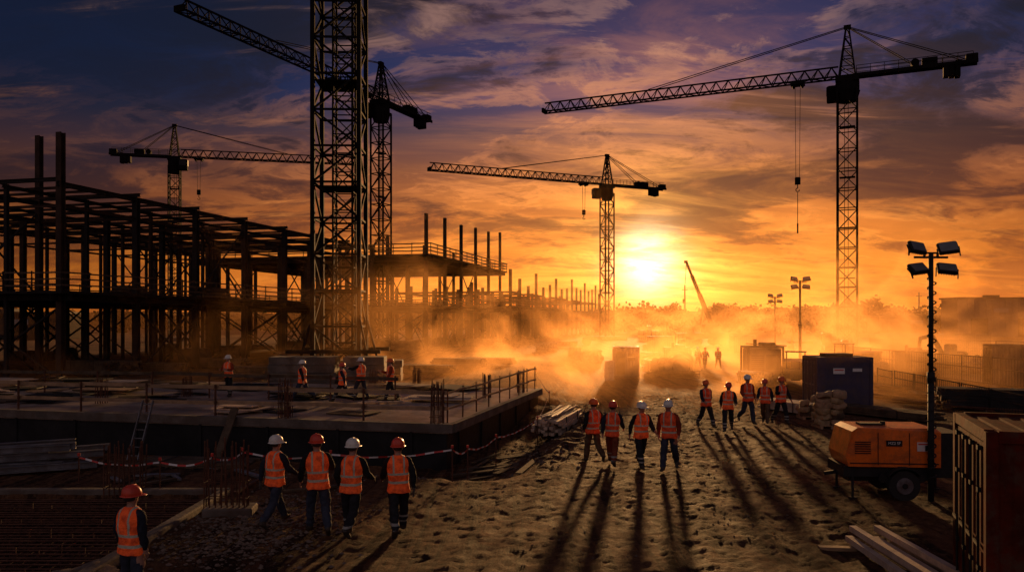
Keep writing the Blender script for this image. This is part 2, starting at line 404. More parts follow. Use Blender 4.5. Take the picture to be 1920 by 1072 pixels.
# ------------------------------------------------------------ cranes
def crane(loc,rz,mw,jz,ah,jl,cl,label,tro,drop,mcol='crane',ms=1.0):
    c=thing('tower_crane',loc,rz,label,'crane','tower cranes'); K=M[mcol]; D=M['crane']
    mb=MB(K); mb.lattice((0,0,.9),(0,0,jz-1.6),mw,mw,mw*1.05,.2*ms,.11*ms)
    for k in range(int(jz/6)): mb.box((0,0,3+k*6),(mw*.8,mw*.5,.08))
    mb.beam((.3,.2,1),(.3,.2,jz-2),.06); mb.beam((-.1,.2,1),(-.1,.2,jz-2),.06)
    mb.obj('mast',c)
    mb=MB(M['concrete_d']); mb.cbox((0,0,.45),(5.5,5.5,1.1),.08); mb.obj('base_block',c)
    mb=MB(D); mb.cyl((0,0,jz-1.7),(0,0,jz-.6),mw*.62,n=16); mb.cyl((0,0,jz-2.9),(0,0,jz-1.7),mw*.5,mw*.66,n=12)
    mb.box((0,0,jz-.3),(mw*1.2,mw*1.1,.7)); mb.obj('slewing_ring',c)
    mb=MB(D,M['dark']); mb.cbox((1.6,-1.2,jz-1.5),(1.5,1.2,1.9),.15,0); mb.box((2.37,-1.2,jz-1.2),(.04,.95,1.0),1); mb.box((1.6,-1.82,jz-1.2),(1.1,.04,.9),1); mb.obj('operator_cab',c)
    mb=MB(K); 
    b0=mw*.42
    for sx in (-1,1):
        for sy in (-1,1): mb.beam((sx*b0,sy*b0,jz),(sx*.15,sy*.15,jz+ah),.18*ms)
    n=5
    for k in range(n):
        f0=k/n; f1=(k+1)/n; r0=b0+(.15-b0)*f0; r1=b0+(.15-b0)*f1; z0=jz+ah*f0; z1=jz+ah*f1
        for sy in (-1,1):
            mb.beam((-r0,sy*r0,z0),(r1,sy*r1,z1),.09*ms); mb.beam((-r1,sy*r1,z1),(r1,sy*r1,z1),.09*ms)
            mb.beam((sy*r0,-r0,z0),(sy*r1,r1,z1),.09*ms); mb.beam((sy*r1,-r1,z1),(sy*r1,r1,z1),.09*ms)
    mb.box((0,0,jz+ah),(.8,.5,.4)); mb.obj('apex_tower',c)
    mb=MB(K); mb.lattice((1.0,0,jz+.1),(jl,0,jz+.1),1.25,1.3,1.5,.17*ms,.095*ms,tri=True); mb.box((jl+.1,0,jz+.3),(.3,1.3,.6)); mb.obj('jib',c)
    mb=MB(K); 
    for sy in (-.6,.6):
        mb.beam((-.9,sy,jz+.05),(-cl,sy,jz+.05),.16,.4); mb.beam((-1,sy,jz+1.15),(-cl+.5,sy,jz+1.15),.06); mb.beam((-1,sy,jz+.7),(-cl+.5,sy,jz+.7),.05)
        for k in range(int(cl/1.5)): mb.beam((-1-k*1.5,sy,jz),(-1-k*1.5,sy,jz+1.15),.06)
    for k in range(int(cl)): mb.beam((-1-k,-.6,jz+.05),(-1-k,.6,jz+.05),.1)
    mb.box((-cl/2-.5,0,jz+.2),(cl-1,1.1,.06)); mb.obj('counter_jib',c)
    mb=MB(D)
    for k in range(3): mb.cbox((-cl+2.0+k*.58,0,jz-.55),(.54,1.3,1.75-.15*k),.05)
    mb.cbox((-cl+.6,0,jz+.5),(1.2,1.1,.9),.06); mb.obj('counterweight',c)
    mb=MB(D); mb.cbox((-cl+4.8,0,jz+.65),(1.6,1.0,.9),.05); mb.cyl((-cl+6.3,-.5,jz+.7),(-cl+6.3,.5,jz+.7),.45); mb.obj('winch',c)
    mb=MB(D)
    for sy in (-.2,.2):
        for tx,tz in ((jl*.62,jz+1.4),(-cl+1.0,jz+.3),(-cl*.55,jz+.3)): mb.beam((0,sy,jz+ah),(tx,sy*2,tz),.08*ms)
    mb.obj('pendant_line',c)
    mb=MB(D); mb.box((tro,0,jz-.15),(1.6,1.5,.22)); mb.cyl((tro-.5,-.5,jz-.35),(tro-.5,.5,jz-.35),.18); mb.cyl((tro+.5,-.5,jz-.35),(tro+.5,.5,jz-.35),.18); mb.obj('trolley',c)
    if drop<=0: return c
    mb=MB(D)
    for sx in (-.3,.3): mb.beam((tro+sx,0,jz-.3),(tro+sx*.7,0,jz-drop),.05*ms)
    mb.obj('hoist_rope',c)
    mb=MB(D); mb.cbox((tro,0,jz-drop-.4),(.65,.35,.9),.08); mb.beam((tro,0,jz-drop-.8),(tro,0,jz-drop-1.3),.1); 
    for k in range(6):
        a0=rad(90-k*45); a1=rad(90-(k+1)*45); mb.beam((tro+.22*math.cos(a0),0,jz-drop-1.5+.22*math.sin(a0)),(tro+.22*math.cos(a1),0,jz-drop-1.5+.22*math.sin(a1)),.09)
    mb.obj('hook_block',c)
    return c
cr=crane((40,95,0),math.atan2(.42,-.907),2.15,32.9,6.0,39,13.5,'tall dark tower crane with long jib and hanging hook line',5.6,11.5)
mb=MB(M['crane']); mb.beam((5.6,0,19.6),(5.6,0,15.2),.07); mb.beam((5.6,0,15.8),(5.6,0,14.6),.16); mb.obj('load_sling',cr)
crane((17.9,150,0),math.atan2(-14,-31),1.9,29.4,5.6,35,13,'tower crane standing in dust beside the low sun',5.0,5.0)
crane((-59.3,140,0),math.atan2(7,29.7),1.8,32.6,5.6,31,10.5,'tower crane behind the steel building frame',4.0,5.6)
crane((-18.1,110,0),math.atan2(-31,-14),2.0,34.2,5.2,35,13,'dark tower crane with raised lattice jib behind the deck',4,0)

bm_=thing('tower_crane_mast',(-10.0,46.3,.3),rad(2),'massive dark lattice crane mast standing on concrete ballast blocks','crane mast')
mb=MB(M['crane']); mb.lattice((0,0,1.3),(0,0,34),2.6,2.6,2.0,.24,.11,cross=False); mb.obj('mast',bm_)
mb=MB(M['crane']); mb.lattice((.25,0,1.3),(.25,0,34),1.1,1.1,1.1,.11,.06)
for k in range(6): mb.box((0,0,5.3+k*6.0),(2.4,2.4,.05))
mb.obj('inner_mast',bm_)
mb=MB(M['crane'])
for sx in (-1,1):
    for sy in (-1,1): mb.beam((sx*1.9,sy*1.9,1.4),(sx*1.3,sy*1.3,4.0),.12)
mb.beam((-2.6,-2.1,1.95),(2.6,-2.1,1.95),.22); mb.beam((-2.6,2.1,1.95),(2.6,2.1,1.95),.22); mb.obj('base_frame',bm_)
def ballast(lx,ly,w,nb):
    for k in range(nb):
        mb=MB(M['concrete_d']); mb.cbox((0,0,.21),(w,1.5,.41),.03)
        p=Vector((-10.0+lx+R.uniform(-.12,.12),46.3+ly,.3+k*.43)); tag(mb.obj('ballast_block',loc=p,rz=rad(3)+R.uniform(-.04,.04)),'stacked grey concrete ballast block under the crane mast','concrete block','crane ballast blocks')
ballast(-1.5,-2.4,3.6,4); ballast(2.0,-2.4,2.2,4); ballast(-1.5,2.4,3.4,3); ballast(2.0,2.4,2.4,3)

# ------------------------------------------------------------ light towers
def lamp_head(parent,loc,yaw,tilt,roll,s=1.0):
    o=thing('floodlight',loc,0,None,None); o.parent=parent; o.rotation_euler=(tilt,roll,yaw)
    mb=MB(M['dark']); mb.cbox((0,0,0),(.44*s,.10*s,.30*s),.03*s)
    for k in range(7): mb.box(((k-3)*.055*s,.075*s,0),(.014*s,.06*s,.24*s))
    for sx in (-1,1): mb.beam((sx*.235*s,0,0),(sx*.235*s,.1*s,-.2*s),.02*s,.03*s)
    k=mb.obj('lamp_housing',o)
    mb=MB(M['glass']); mb.box((0,-.054*s,0),(.38*s,.01,.24*s)); mb.obj('lens',k)
def pole_tower(parent,h,s=1.0,r=.05,coil=True):
    mb=MB(M['dark']); mb.cyl((0,0,0),(0,0,h*.5),r*1.3,n=12); mb.cyl((0,0,h*.5),(0,0,h),r,n=12); mb.cyl((0,0,h*.48),(0,0,h*.52),r*1.6,n=12); mb.obj('pole',parent,True)
    mb=MB(M['dark']); mb.beam((-.40*s,0,h-.10*s),(.40*s,0,h-.10*s),.05*s); mb.beam((-.16*s,0,h-.1*s),(-.16*s,0,h+.0),.04*s); mb.beam((.16*s,0,h-.1*s),(.16*s,0,h+.0),.04*s)
    mb.beam((-.16*s,0,h),(.16*s,0,h),.04*s); mb.obj('crossbar',parent)
    for sx in (-1,1):
        lamp_head(parent,(sx*.37*s,-.06*s,h+.12*s),sx*-.25,rad(-32),sx*-.12,s); lamp_head(parent,(sx*.35*s,-.06*s,h-.36*s),sx*-.25,rad(-44),sx*.12,s)
    if coil:
        pts=[]; n=220
        for i in range(n): 
            a=i*.62; zz=.4+(h-.9)*i/n; pts.append((.02+math.cos(a)*.085,math.sin(a)*.085,zz))
        mb=MB(M['rubber'])
        for a,b in zip(pts,pts[1:]): mb.beam(a,b,.022)
        mb.obj('coiled_cable',parent)
gx,gy,_=on(1680,927)
gz=gh(gx,gy)
gt=thing('generator_trailer',(gx,gy,gz),rad(-5),'orange towable generator with dark chassis beside light mast','generator')
mb=MB(M['orange_paint'],M['dark'])
mb.prism([(-1.25,.72),(-1.32,.95),(-1.18,1.5),(-1.05,1.58),(.62,1.58),(.72,1.5),(.72,.72)],-.62,.62)
mb.v=[(x,y*(.94 if z>1.55 else 1),z) for x,y,z in mb.v]
for x in (-.62,.05): mb.box((x,-.625,1.12),(.012,.012,.72),1)
mb.box((-.28,-.63,.80),(1.9,.015,.02),1)
for k in range(6): mb.box((-.95,-.63,1.02+k*.05),(.34,.014,.02),1)
mb.box((.4,-.64,1.15),(.05,.03,.12),1); mb.cyl((-.3,0,1.56),(-.3,0,1.66),.06,mi=1); mb.box((-.6,0,1.6),(.5,.3,.05),1)
mb.obj('canopy',gt)
mb=MB(M['dark']); mb.box((-.1,0,.6),(2.5,1.15,.22)); mb.box((.98,0,1.0),(.5,1.1,.95)); mb.beam((-1.3,0,.5),(-1.6,0,.45),.08); mb.box((-.75,0,.46),(.9,.8,.2)); mb.obj('chassis',gt)
for sy in (-.66,.66):
    wh=thing('wheel',(-.1,sy,.33),0,None,None); wh.parent=gt
    mb=MB(M['rubber']); mb.cyl((0,-.1,0),(0,.1,0),.33,n=28); mb.obj('tyre',wh)
    mb=MB(M['grey_steel'],M['dark']); mb.cyl((0,-.115,0),(0,.115,0),.18,n=20); mb.cyl((0,-.13,0),(0,.13,0),.06,n=12,mi=1); mb.obj('rim',wh)
    mb=MB(M['dark'])
    for k in range(7):
        a0=rad(10+k*160/7); a1=rad(10+(k+1)*160/7); mb.beam((-.1+.42*math.cos(a0),sy,.33+.4*math.sin(a0)),(-.1+.42*math.cos(a1),sy,.33+.4*math.sin(a1)),.26,.025)
    mb.obj('mudguard',gt)
    for x in (-1.15,1.1):
        mb=MB(M['dark']); mb.cyl((x,sy*.85,.03),(x,sy*.85,.7),.03); mb.cyl((x,sy*.85,.0),(x,sy*.85,.04),.09); mb.obj('stabiliser_leg',gt)
def text(s,size,loc,rot,m,parent,name='lettering'):
    cu=bpy.data.curves.new('t','FONT'); cu.body=s; cu.size=size; cu.extrude=.002; cu.align_x='CENTER'; cu.align_y='CENTER'
    o=bpy.data.objects.new('t',cu); COL.objects.link(o)
    dg=bpy.context.evaluated_depsgraph_get(); me=bpy.data.meshes.new_from_object(o.evaluated_get(dg)); bpy.data.objects.remove(o)
    me.materials.clear(); me.materials.append(m); k=bpy.data.objects.new(name,me); COL.objects.link(k); k.location=loc; k.rotation_euler=rot; k.parent=parent; return k
mb=MB(M['dark']); mb.box((-.28,-.638,1.25),(.34,.012,.13)); mb.obj('name_plate',gt); text('MZ2 SF',.085,(-.28,-.646,1.25),(rad(90),0,0),M['label_w'],gt)
mb=MB(M['label_w'],M['red']); mb.box((.33,-.636,1.18),(.24,.01,.2)); mb.box((.33,-.643,1.24),(.2,.006,.03),1); mb.obj('warning_label',gt)
lt=thing('light_tower',(gx+.40,gy-.76,gz),rad(4),'telescopic lighting mast with four unlit floodlights and coiled cable','light tower','light towers')
pole_tower(lt,5.45,.95,.05)
for px,py,h,s in ((1500,690,7.25,1.35),(1453,672,6.4,1.25)):
    x,y,z=on(px,py); l=thing('light_tower',(x,y,z),rad(-4),'tall lighting mast with unlit floodlights standing in dust','light tower','light towers'); pole_tower(l,h,s,.09,False)

# ------------------------------------------------------------ containers
def corr(mb,p,q,z0,z1,out,step=.22,depth=.035,mi=0):
    p=Vector(p);q=Vector(q); L=(q-p).length; d=(q-p)/L; n=max(2,int(L/step)); st=L/n; pts=[]
    for i in range(n):
        a=p+d*st*i; pts+= [(a,0),(a+d*st*.35,0),(a+d*st*.5,1),(a+d*st*.85,1)]
    pts.append((q,0)); o=Vector(out)
    vs=[]
    for a,k in pts: 
        b=a-o*depth*k; vs+= [(b.x,b.y,z0),(b.x,b.y,z1)]
    mb.add(vs,[(2*i,2*i+2,2*i+3,2*i+1) for i in range(len(pts)-1)],mi)
def container(loc,rz,L,W,Hh,mk,label,cat='container',name='shipping_container',group='site containers',flat=False,doorcorr=True):
    c=thing(name,loc,rz,label,cat,group); K=M[mk]
    mb=MB(K,M['dark']); dp=.004 if flat else (.016 if not doorcorr else .035); st=1.0 if flat else .22
    corr(mb,(.1,.03,0),(L-.1,.03,0),.15,Hh-.12,(0,-1,0),st,dp); corr(mb,(L-.1,W-.03,0),(.1,W-.03,0),.15,Hh-.12,(0,1,0),st,dp); corr(mb,(L-.03,.1,0),(L-.03,W-.1,0),.15,Hh-.12,(1,0,0),st,dp)
    for x in (.07,L-.07):
        for y in (.07,W-.07): mb.box((x,y,Hh/2),(.14,.14,Hh))
    for z in (.08,Hh-.06):
        for y in (.06,W-.06): mb.box((L/2,y,z),(L-.29,.11,.15))
        for x in (.06,L-.06): mb.box((x,W/2,z),(.11,W-.29,.15))
    mb.box((L/2,W/2,.12),(L-.2,W-.2,.06),1)
    mb.obj('wall',c)
    mb=MB(K); n=int(L/.28); st=(L-.24)/n; vs=[]
    for i in range(n):
        x=.12+i*st; 
        for xx,zz in ((x,Hh-.03),(x+st*.4,Hh-.03),(x+st*.5,Hh-.014),(x+st*.9,Hh-.014)): vs+=[(xx,.12,zz),(xx,W-.12,zz)]
    vs+=[(L-.12,.12,Hh-.03),(L-.12,W-.12,Hh-.03)]
    mb.add(vs,[(2*i,2*i+2,2*i+3,2*i+1) for i in range(len(vs)//2-1)]); mb.obj('roof',c)
    for k in (0,1):
        y0=.15+k*(W-.3)/2; w=(W-.3)/2-.02
        mb=MB(K,M['dark']); mb.box((.05,y0+w/2,Hh/2),(.05,w,Hh-.34))
        if doorcorr: corr(mb,(.018,y0+.06,0),(.018,y0+w-.06,0),.3,Hh-.3,(-1,0,0),.26,.012)
        else:
            for zz,hh in ((.62,.8),(1.75,1.2)): mb.box((.018,y0+w/2,zz),(.016,w*.84,hh))
        dr=mb.obj('door',c)
        for yy in (y0+w*.25,y0+w*.75):
            mb=MB(M['grey_steel'] if mk=='purple' else M['dark'])
            mb.cyl((-.015,yy,.2),(-.015,yy,Hh-.2),.017,n=8); mb.box((-.02,yy+.12,1.1),(.025,.28,.04))
            for zz in (.25,.8,Hh-.8,Hh-.25): mb.box((-.005,yy,zz),(.05,.09,.06))
            mb.obj('lock_rod',dr)
    return c
rc=container((5.98,10.05,gh(7,11)-.02),math.atan2(-.34,.94),6.0,2.3,2.62,'red_cont','dark red rusty shipping container with locked double doors',doorcorr=False)
mb=MB(M['dark']); mb.box((.78,-.012,1.28),(.52,.02,.34)); mb.obj('sign_plate',rc)
text('(H)  |3',.13,(.76,-.026,1.36),(rad(90),0,0),M['label_w'],rc)
mb=MB(M['label_y']); 
for k in range(3): mb.cyl((.62+k*.14,-.022,1.19),(.62+k*.14,-.03,1.19),.045,n=14)
mb.box((1.0,-.026,1.19),(.05,.008,.08)); mb.obj('hazard_symbol',rc)
x,y,z=on(1532,768); pc=container((x,y,z),rad(0)-.06,2.45,2.2,2.35,'purple','purple site store cabin with white notices on the side',name='site_cabin',group='site cabins',cat='cabin',flat=True)
mb=MB(M['label_w'],M['red']); mb.box((.95,-.012,1.75),(.5,.02,.25)); mb.box((1.75,-.012,1.8),(.4,.02,.14)); mb.box((.95,-.025,1.8),(.4,.006,.05),1); mb.obj('notice',pc)
mb=MB(M['dark']); mb.box((1.2,1.1,2.42),(1.2,.9,.16)); mb.obj('roof_unit',pc)
for px,py,L,W,hh,mk,rz in ((1150,708,1.8,1.8,2.1,'blue',-.1),(1376,662,2.6,2.2,2.2,'blue',0),(1222,662,2.6,2.3,2.0,'beige',.1),(1860,722,1.9,1.2,2.5,'beige',-.1),(1770,658,5.5,2.4,2.2,'beige',-.2),(1640,655,6,2.4,2.2,'blue',-.1)):
    x,y,z=on(px,py); c_=container((x,y,z),rz,L,W,hh,mk,{'blue':'small blue grey site storage cabin standing in dust','beige':'pale site storage container standing in haze'}[mk],group='small site containers')
    if px==1150:
        mb=MB(M['dark'],M['white']); mb.box((.5,-.03,1.0),(.6,.03,1.6),0); mb.box((1.25,-.03,1.4),(.5,.03,.5),0); mb.box((1.25,-.05,1.4),(.56,.02,.03),1); mb.obj('hatch',c_)
for px,py,hh in ((1134,714,1.3),):
    x,y,z=on(px,py); container((x,y,z),-.15,.6,.6,hh,'white','pale portable site locker standing on the road','locker','site_locker','site lockers',flat=True)
def plant_unit(loc,rz,L,W,Hh,label):
    c=thing('plant_unit',loc,rz,label,'plant unit','plant units')
    mb=MB(M['dark']); 
    for x in (0,L):
        for y in (0,W): mb.box((x,y,Hh/2),(.12,.12,Hh))
    for z in (.1,Hh):
        for y in (0,W): mb.beam((0,y,z),(L,y,z),.12)
        for x in (0,L): mb.beam((x,0,z),(x,W,z),.12)
    mb.beam((-.2,-.1,Hh+.25),(L+.2,-.1,Hh+.1),.05); mb.obj('skid_frame',c)
    mb=MB(M['beige'],M['dark']); mb.cbox((L*.5,W*.5,Hh*.5),(L*.94,W*.9,Hh*.92),.06)
    for k in range(9): mb.box((L*.28,W*.05-.01,.5+k*.14),(L*.36,.03,.05),1)
    mb.box((L*.70,W*.05-.01,Hh*.55),(L*.36,.03,Hh*.45),1); mb.obj('enclosure',c)
    mb=MB(M['dark']); mb.cyl((L*.3,W*.5,Hh*.9),(L*.3,W*.5,Hh+.5),.12); mb.cbox((L*.65,W*.5,Hh+.15),(L*.4,W*.5,.3),.05); mb.obj('exhaust',c)
x,y,z=on(1403,712); plant_unit((x,y,z),-.05,2.3,2.0,2.2,'framed plant unit with louvred enclosure in dust')
x,y,z=on(1700,700); plant_unit((x,y,z),.2,2.0,1.6,1.6,'framed plant unit with louvred enclosure in dust')
x,y,z=on(1255,684); plant_unit((x,y,z),.1,1.9,1.6,1.5,'framed plant unit with louvred enclosure in dust')

# ------------------------------------------------------------ machines
def excavator(loc,rz,label,s=1.0,mk='yellow'):
    e=thing('excavator',loc,rz,label,'excavator','site machines',s); K=M[mk]
    for sy in (-1,1):
        mb=MB(M['rubber'],M['dark']); mb.prism([(-1.6,.35),(-1.4,.05),(1.4,.05),(1.6,.35),(1.5,.75),(-1.5,.75)],sy*1.0-.25,sy*1.0+.25); mb.obj('track',e)
    mb=MB(K,M['dark']); mb.cbox((-.4,0,1.35),(2.6,2.3,1.0),.15); mb.cbox((-1.4,0,1.5),(.8,2.3,1.1),.2,1); mb.cyl((0,0,.7),(0,0,.9),.6,mi=1); mb.obj('body',e)
    mb=MB(K,M['glass']); mb.cbox((.6,.7,2.2),(1.2,.9,1.5),.12); mb.box((1.21,.7,2.3),(.03,.7,1.1),1); mb.box((.6,.24,2.3),(.9,.03,1.0),1); mb.obj('cab',e)
    mb=MB(K); mb.beam((.8,-.2,1.6),(2.6,-.2,4.0),.35,.45); mb.beam((2.6,-.2,4.0),(4.3,-.2,3.6),.3,.4); mb.obj('boom',e)
    mb=MB(K); mb.beam((4.3,-.2,3.8),(4.7,-.2,1.4),.25,.3); mb.obj('arm',e)
    mb=MB(M['dark']); mb.prism([(4.5,1.4),(5.1,1.3),(5.2,.7),(4.7,.4),(4.3,.7)],-.7,.3); mb.obj('bucket',e)
def dumper(loc,rz,label,s=1.0):
    e=thing('site_dumper',loc,rz,label,'dumper','site machines',s)
    mb=MB(M['yellow'],M['dark']); mb.cbox((-.9,0,1.0),(1.6,1.5,.7),.1); mb.box((0,0,.7),(3,.6,.25),1); mb.obj('body',e)
    mb=MB(M['yellow']); mb.prism([(.3,1.1),(.1,1.75),(2.3,1.9),(2.0,1.0),(1.0,.8)],-.85,.85); mb.obj('skip',e)
    mb=MB(M['dark']); 
    for x in (-.6,-1.4):
        for y in (-.6,.6): mb.beam((x,y,1.2),(x,y,2.5),.07)
    mb.box((-1.0,0,2.52),(1.0,1.4,.07)); mb.box((-1.3,0,1.55),(.3,.6,.6)); mb.obj('roll_frame',e)
    for x in (-1.1,1.1):
        for sy in (-.85,.85): mb=MB(M['rubber']); mb.cyl((x,sy-.18,.5),(x,sy+.18,.5),.5,n=18); mb.obj('wheel',e)
x,y,z=on(1492,726); dumper((x,y,z),rad(70),'small yellow site dumper parked beside the cabin',.85)
x,y,z=on(1285,668); dumper((x,y,z),rad(-80),'site dumper driving through the dust',1.0)
x,y,z=on(1600,700); dumper((x,y,z),rad(20),'site dumper parked by the fence in dust',.9)
x,y,z=on(1240,655); dumper((x,y,z),rad(-60),'site dumper driving through the dust',1.0)
x,y,z=on(1560,668); excavator((x,y,z),rad(160),'yellow tracked excavator with raised arm in haze',.9)
x,y,z=on(1215,640); excavator((x,y,z),rad(20),'tracked excavator in the bright dust',.9)
x,y,z=on(1780,690); excavator((x,y,z),rad(200),'yellow tracked excavator parked behind the fence',.7)
mx,my=G(1322,646); mc=thing('mobile_crane',(mx,my,0),rad(180),'mobile crane with raised telescopic boom in haze','crane')
mb=MB(M['crane_y'],M['dark']); mb.cbox((0,0,1.5),(7,2.5,.9),.1); mb.cbox((2.8,0,2.3),(1.6,2.4,1.4),.2); mb.cbox((-.8,0,2.6),(2.6,2.2,1.5),.2); mb.obj('body',mc)
for x_ in (-2.7,-1.3,1.3,2.7):
    for sy in (-1.15,1.15): mb=MB(M['rubber']); mb.cyl((x_,sy-.2,.6),(x_,sy+.2,.6),.6,n=18); mb.obj('wheel',mc)
mb=MB(M['crane']); top=Vector((35/F*my,0,4+108/F*my)); p=Vector((-1.2,0,3.0)); q=Vector(top); 
mb.beam(p,p+(q-p)*.5,.6,.7); mb.beam(p+(q-p)*.5,p+(q-p)*.8,.45,.5); mb.beam(p+(q-p)*.8,q,.33,.36); mb.box(q+Vector((.1,0,.1)),(.5,.4,.4)); mb.beam((.8,0,3.2),p+(q-p)*.35,.25); mb.obj('boom',mc)
mb=MB(M['dark']); mb.beam(q,q+Vector((.4,0,-6)),.06); mb.box(q+Vector((.4,0,-6.3)),(.4,.3,.7)); mb.obj('hook_block',mc)

# ------------------------------------------------------------ timber, beams, clutter
def timber_bundle(loc,rz,nx_,nz_,L,w,h,mk,label,name='timber_bundle',jit=1.0):
    b=thing(name,loc,rz,label,'timber stack','stacked site materials')
    mb=MB(M[mk])
    for k in range(nz_):
        for i in range(nx_): mb.box(((i-nx_/2+.5)*w*1.08+R.uniform(-.02,.02)*jit,R.uniform(-.2,.2)*jit,.1+h/2+k*(h+.012)),(w,L*R.uniform(.93,1.03),h),0,Matrix.Rotation(R.uniform(-.02,.02)*jit,3,'Z'))
    mb.obj('planks',b)
    for yy in (-L*.35,L*.35): 
        mb=MB(M['wood_d']); mb.box((0,yy,.04),(nx_*w*1.05,.1,.1)); mb.obj('bearer',b)
    W=nx_*w*1.06/2+.03; T=.1+nz_*(h+.012)+.01
    for yy in (-L*.25,L*.25):
        mb=MB(M['dark'])
        for a,c in (((-W,yy,.08),(-W,yy,T)),((W,yy,.08),(W,yy,T)),((-W,yy,T),(W,yy,T))): mb.beam(a,c,.04,.008)
        mb.obj('strap',b)
x,y,z=on(1043,803); timber_bundle((x+.2,y+1.9,z),-.28,8,5,4.2,.12,.10,'wood_p','strapped bundle of sawn timber planks lying on the dirt',jit=2.0)
mb=MB(M['wood_p'])
for k in range(9): mb.cyl((R.uniform(-.4,.4),R.uniform(-2.2,-1.6),.66+R.uniform(0,.12)),(R.uniform(-.4,.4),R.uniform(1.6,2.3),.66+R.uniform(0,.12)),.035,n=8)
tag(mb.obj('loose_poles',loc=(x+.2,y+1.9,z),rz=-.28),'loose pale scaffold poles lying on a timber bundle','poles')
x,y,z=on(1500,778); timber_bundle((x,y+1,z),.35,5,4,3,.2,.09,'wood_p','small stack of sawn planks beside the cabin')
x,y,z=on(1680,790); timber_bundle((x,y+1.6,z),.55,6,3,5,.18,.09,'wood_d','long planks stacked on the dirt near the fence')
x,y,z=on(1425,726); timber_bundle((x,y+1,z),.1,6,6,2.4,.2,.12,'wood','pale stacked blocks beside the plant unit')
x,y,z=on(370,868); timber_bundle((x,y,z),1.45,5,2,3.2,.2,.06,'wood_d','weathered boards lying at the foot of the wall')
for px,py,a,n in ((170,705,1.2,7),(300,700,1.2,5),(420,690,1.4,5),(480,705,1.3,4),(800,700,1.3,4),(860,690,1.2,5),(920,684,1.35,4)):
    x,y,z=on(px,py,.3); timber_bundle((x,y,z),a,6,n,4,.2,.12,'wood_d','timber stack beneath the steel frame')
def beams(name,label,grp,lst,w,h,mk):
    for (a,b) in lst:
        mb=MB(M[mk]); a=Vector(a); b=Vector(b); mb.ibeam((0,0,0),b-a,w,h,.02); tag(mb.obj(name,loc=a),label,'steel beam',grp)
L=[]
for k in range(15):
    row=k//6; i=k%6
    L.append(((-16.2+i*.25+R.uniform(-.8,.8),19.4+i*.36+row*.2+R.uniform(-.3,.3),gh(-13,21)+.15+row*.22),(-11.9-.25*i+.3*row+R.uniform(-1.1,1.1),21.0+i*.32+row*.15+R.uniform(-.4,.4),gh(-11,21.5)+.15+row*.22+R.uniform(0,.08))))
beams('steel_beam','grey galvanised steel beam in a loose pile','pile of steel beams',L,.17,.17,'grey_steel')
for k in range(6):
    a=Vector((6.0+k*.15,14.2+.2*math.sin(k*2),gh(6.2,14.5)+.10+(.13 if k%3==1 else 0))); b=Vector((5.95+k*.17,11.3-.1*k,gh(6.4,11)+.12+(.13 if k%3==1 else 0)))
    mb=MB(M['wood_p']); mb.beam((0,0,0),b-a,.12,.10); tag(mb.obj('timber_beam',loc=a),'long pale timber beam lying on the dirt','timber beam','timber beams on the dirt')
mb=MB(M['wood']); mb.box((0,0,.03),(.9,.14,.06),0,Matrix.Rotation(-.1,3,'Z')); x,y,z=on(1585,1030); tag(mb.obj('timber_offcut',loc=(x,y,z)),'short timber offcut lying on the dirt','timber offcut')
for k in range(14):
    x=R.uniform(-10,-4.5); y=R.uniform(18.6,22.2)
    mb=MB(M[R.choice(['wood_d','wood','grey_steel','rebar'])]); mb.box((0,0,.03),(R.uniform(.5,1.8),R.uniform(.06,.18),.05)); tag(mb.obj('timber_offcut',loc=(x,y,gh(x,y)+.02),rz=R.uniform(0,3)),'short offcut lying among the rubble','timber offcut','offcuts on the dirt')
def lump(loc,sx,sy,sz,mk,name,label,cat,seed=0,rnd=.45,amp=.16,grp=None):
    bm=bmesh.new(); bmesh.ops.create_cube(bm,size=1); bmesh.ops.subdivide_edges(bm,edges=bm.edges[:],cuts=11,use_grid_fill=True)
    for v in bm.verts:
        p=v.co.copy(); r=p.normalized()*.62; q=p.lerp(r,rnd); q.x*=sx;q.y*=sy;q.z=(q.z+.5)*sz
        n_=noise.noise_vector(q*2.2+Vector((seed,0,0)))*amp+noise.noise_vector(q*6+Vector((seed,0,0)))*amp*.35+noise.noise_vector(q*14+Vector((seed,0,0)))*amp*.12; v.co=q+n_
        v.co.z=max(v.co.z,-.02)
    me=bpy.data.meshes.new(name); bm.to_mesh(me); bm.free(); me.materials.append(M[mk]); me.polygons.foreach_set('use_smooth',[True]*len(me.polygons))
    o=bpy.data.objects.new(name,me); COL.objects.link(o); o.location=loc; tag(o,label,cat,grp); return o
def sacks(px,py,n,w,seed):
    x,y,z=on(px,py)
    mb=MB(M['wood']); 
    for k in range(5): mb.box((0,(k-2)*w*.22,.12),(w,.1,.025))
    for k in range(3): mb.box(((k-1)*w*.42,0,.05),(.1,w,.1))
    tag(mb.obj('pallet',loc=(x,y+.4,z)),'wooden pallet carrying tan sacks','pallet','sack pallets')
    for k in range(n):
        lay=k//4; i=k%4
        o=lump((x+(i%2-.5)*w*.48+R.uniform(-.09,.09),y+.4+(i//2-.5)*w*.48,z+.13+lay*.2),w*.5,w*.46,.22,R.choice(['tarp','tarp','wood','wood_d']),'cement_sack','plump tan sack stacked on a pallet','sack',seed+k,.35,.09,'sacks stacked on pallets'); o.rotation_euler[2]=R.uniform(-.5,.5); o.rotation_euler[0]=R.uniform(-.12,.12)
sacks(1560,802,22,.95,3); sacks(1524,786,9,.8,40)
x,y,z=on(165,1072); lump((x,y,z-.1),.8,.5,.35,'stone','sand_sack','grey sacks beside the rebar mat','sacks',9)
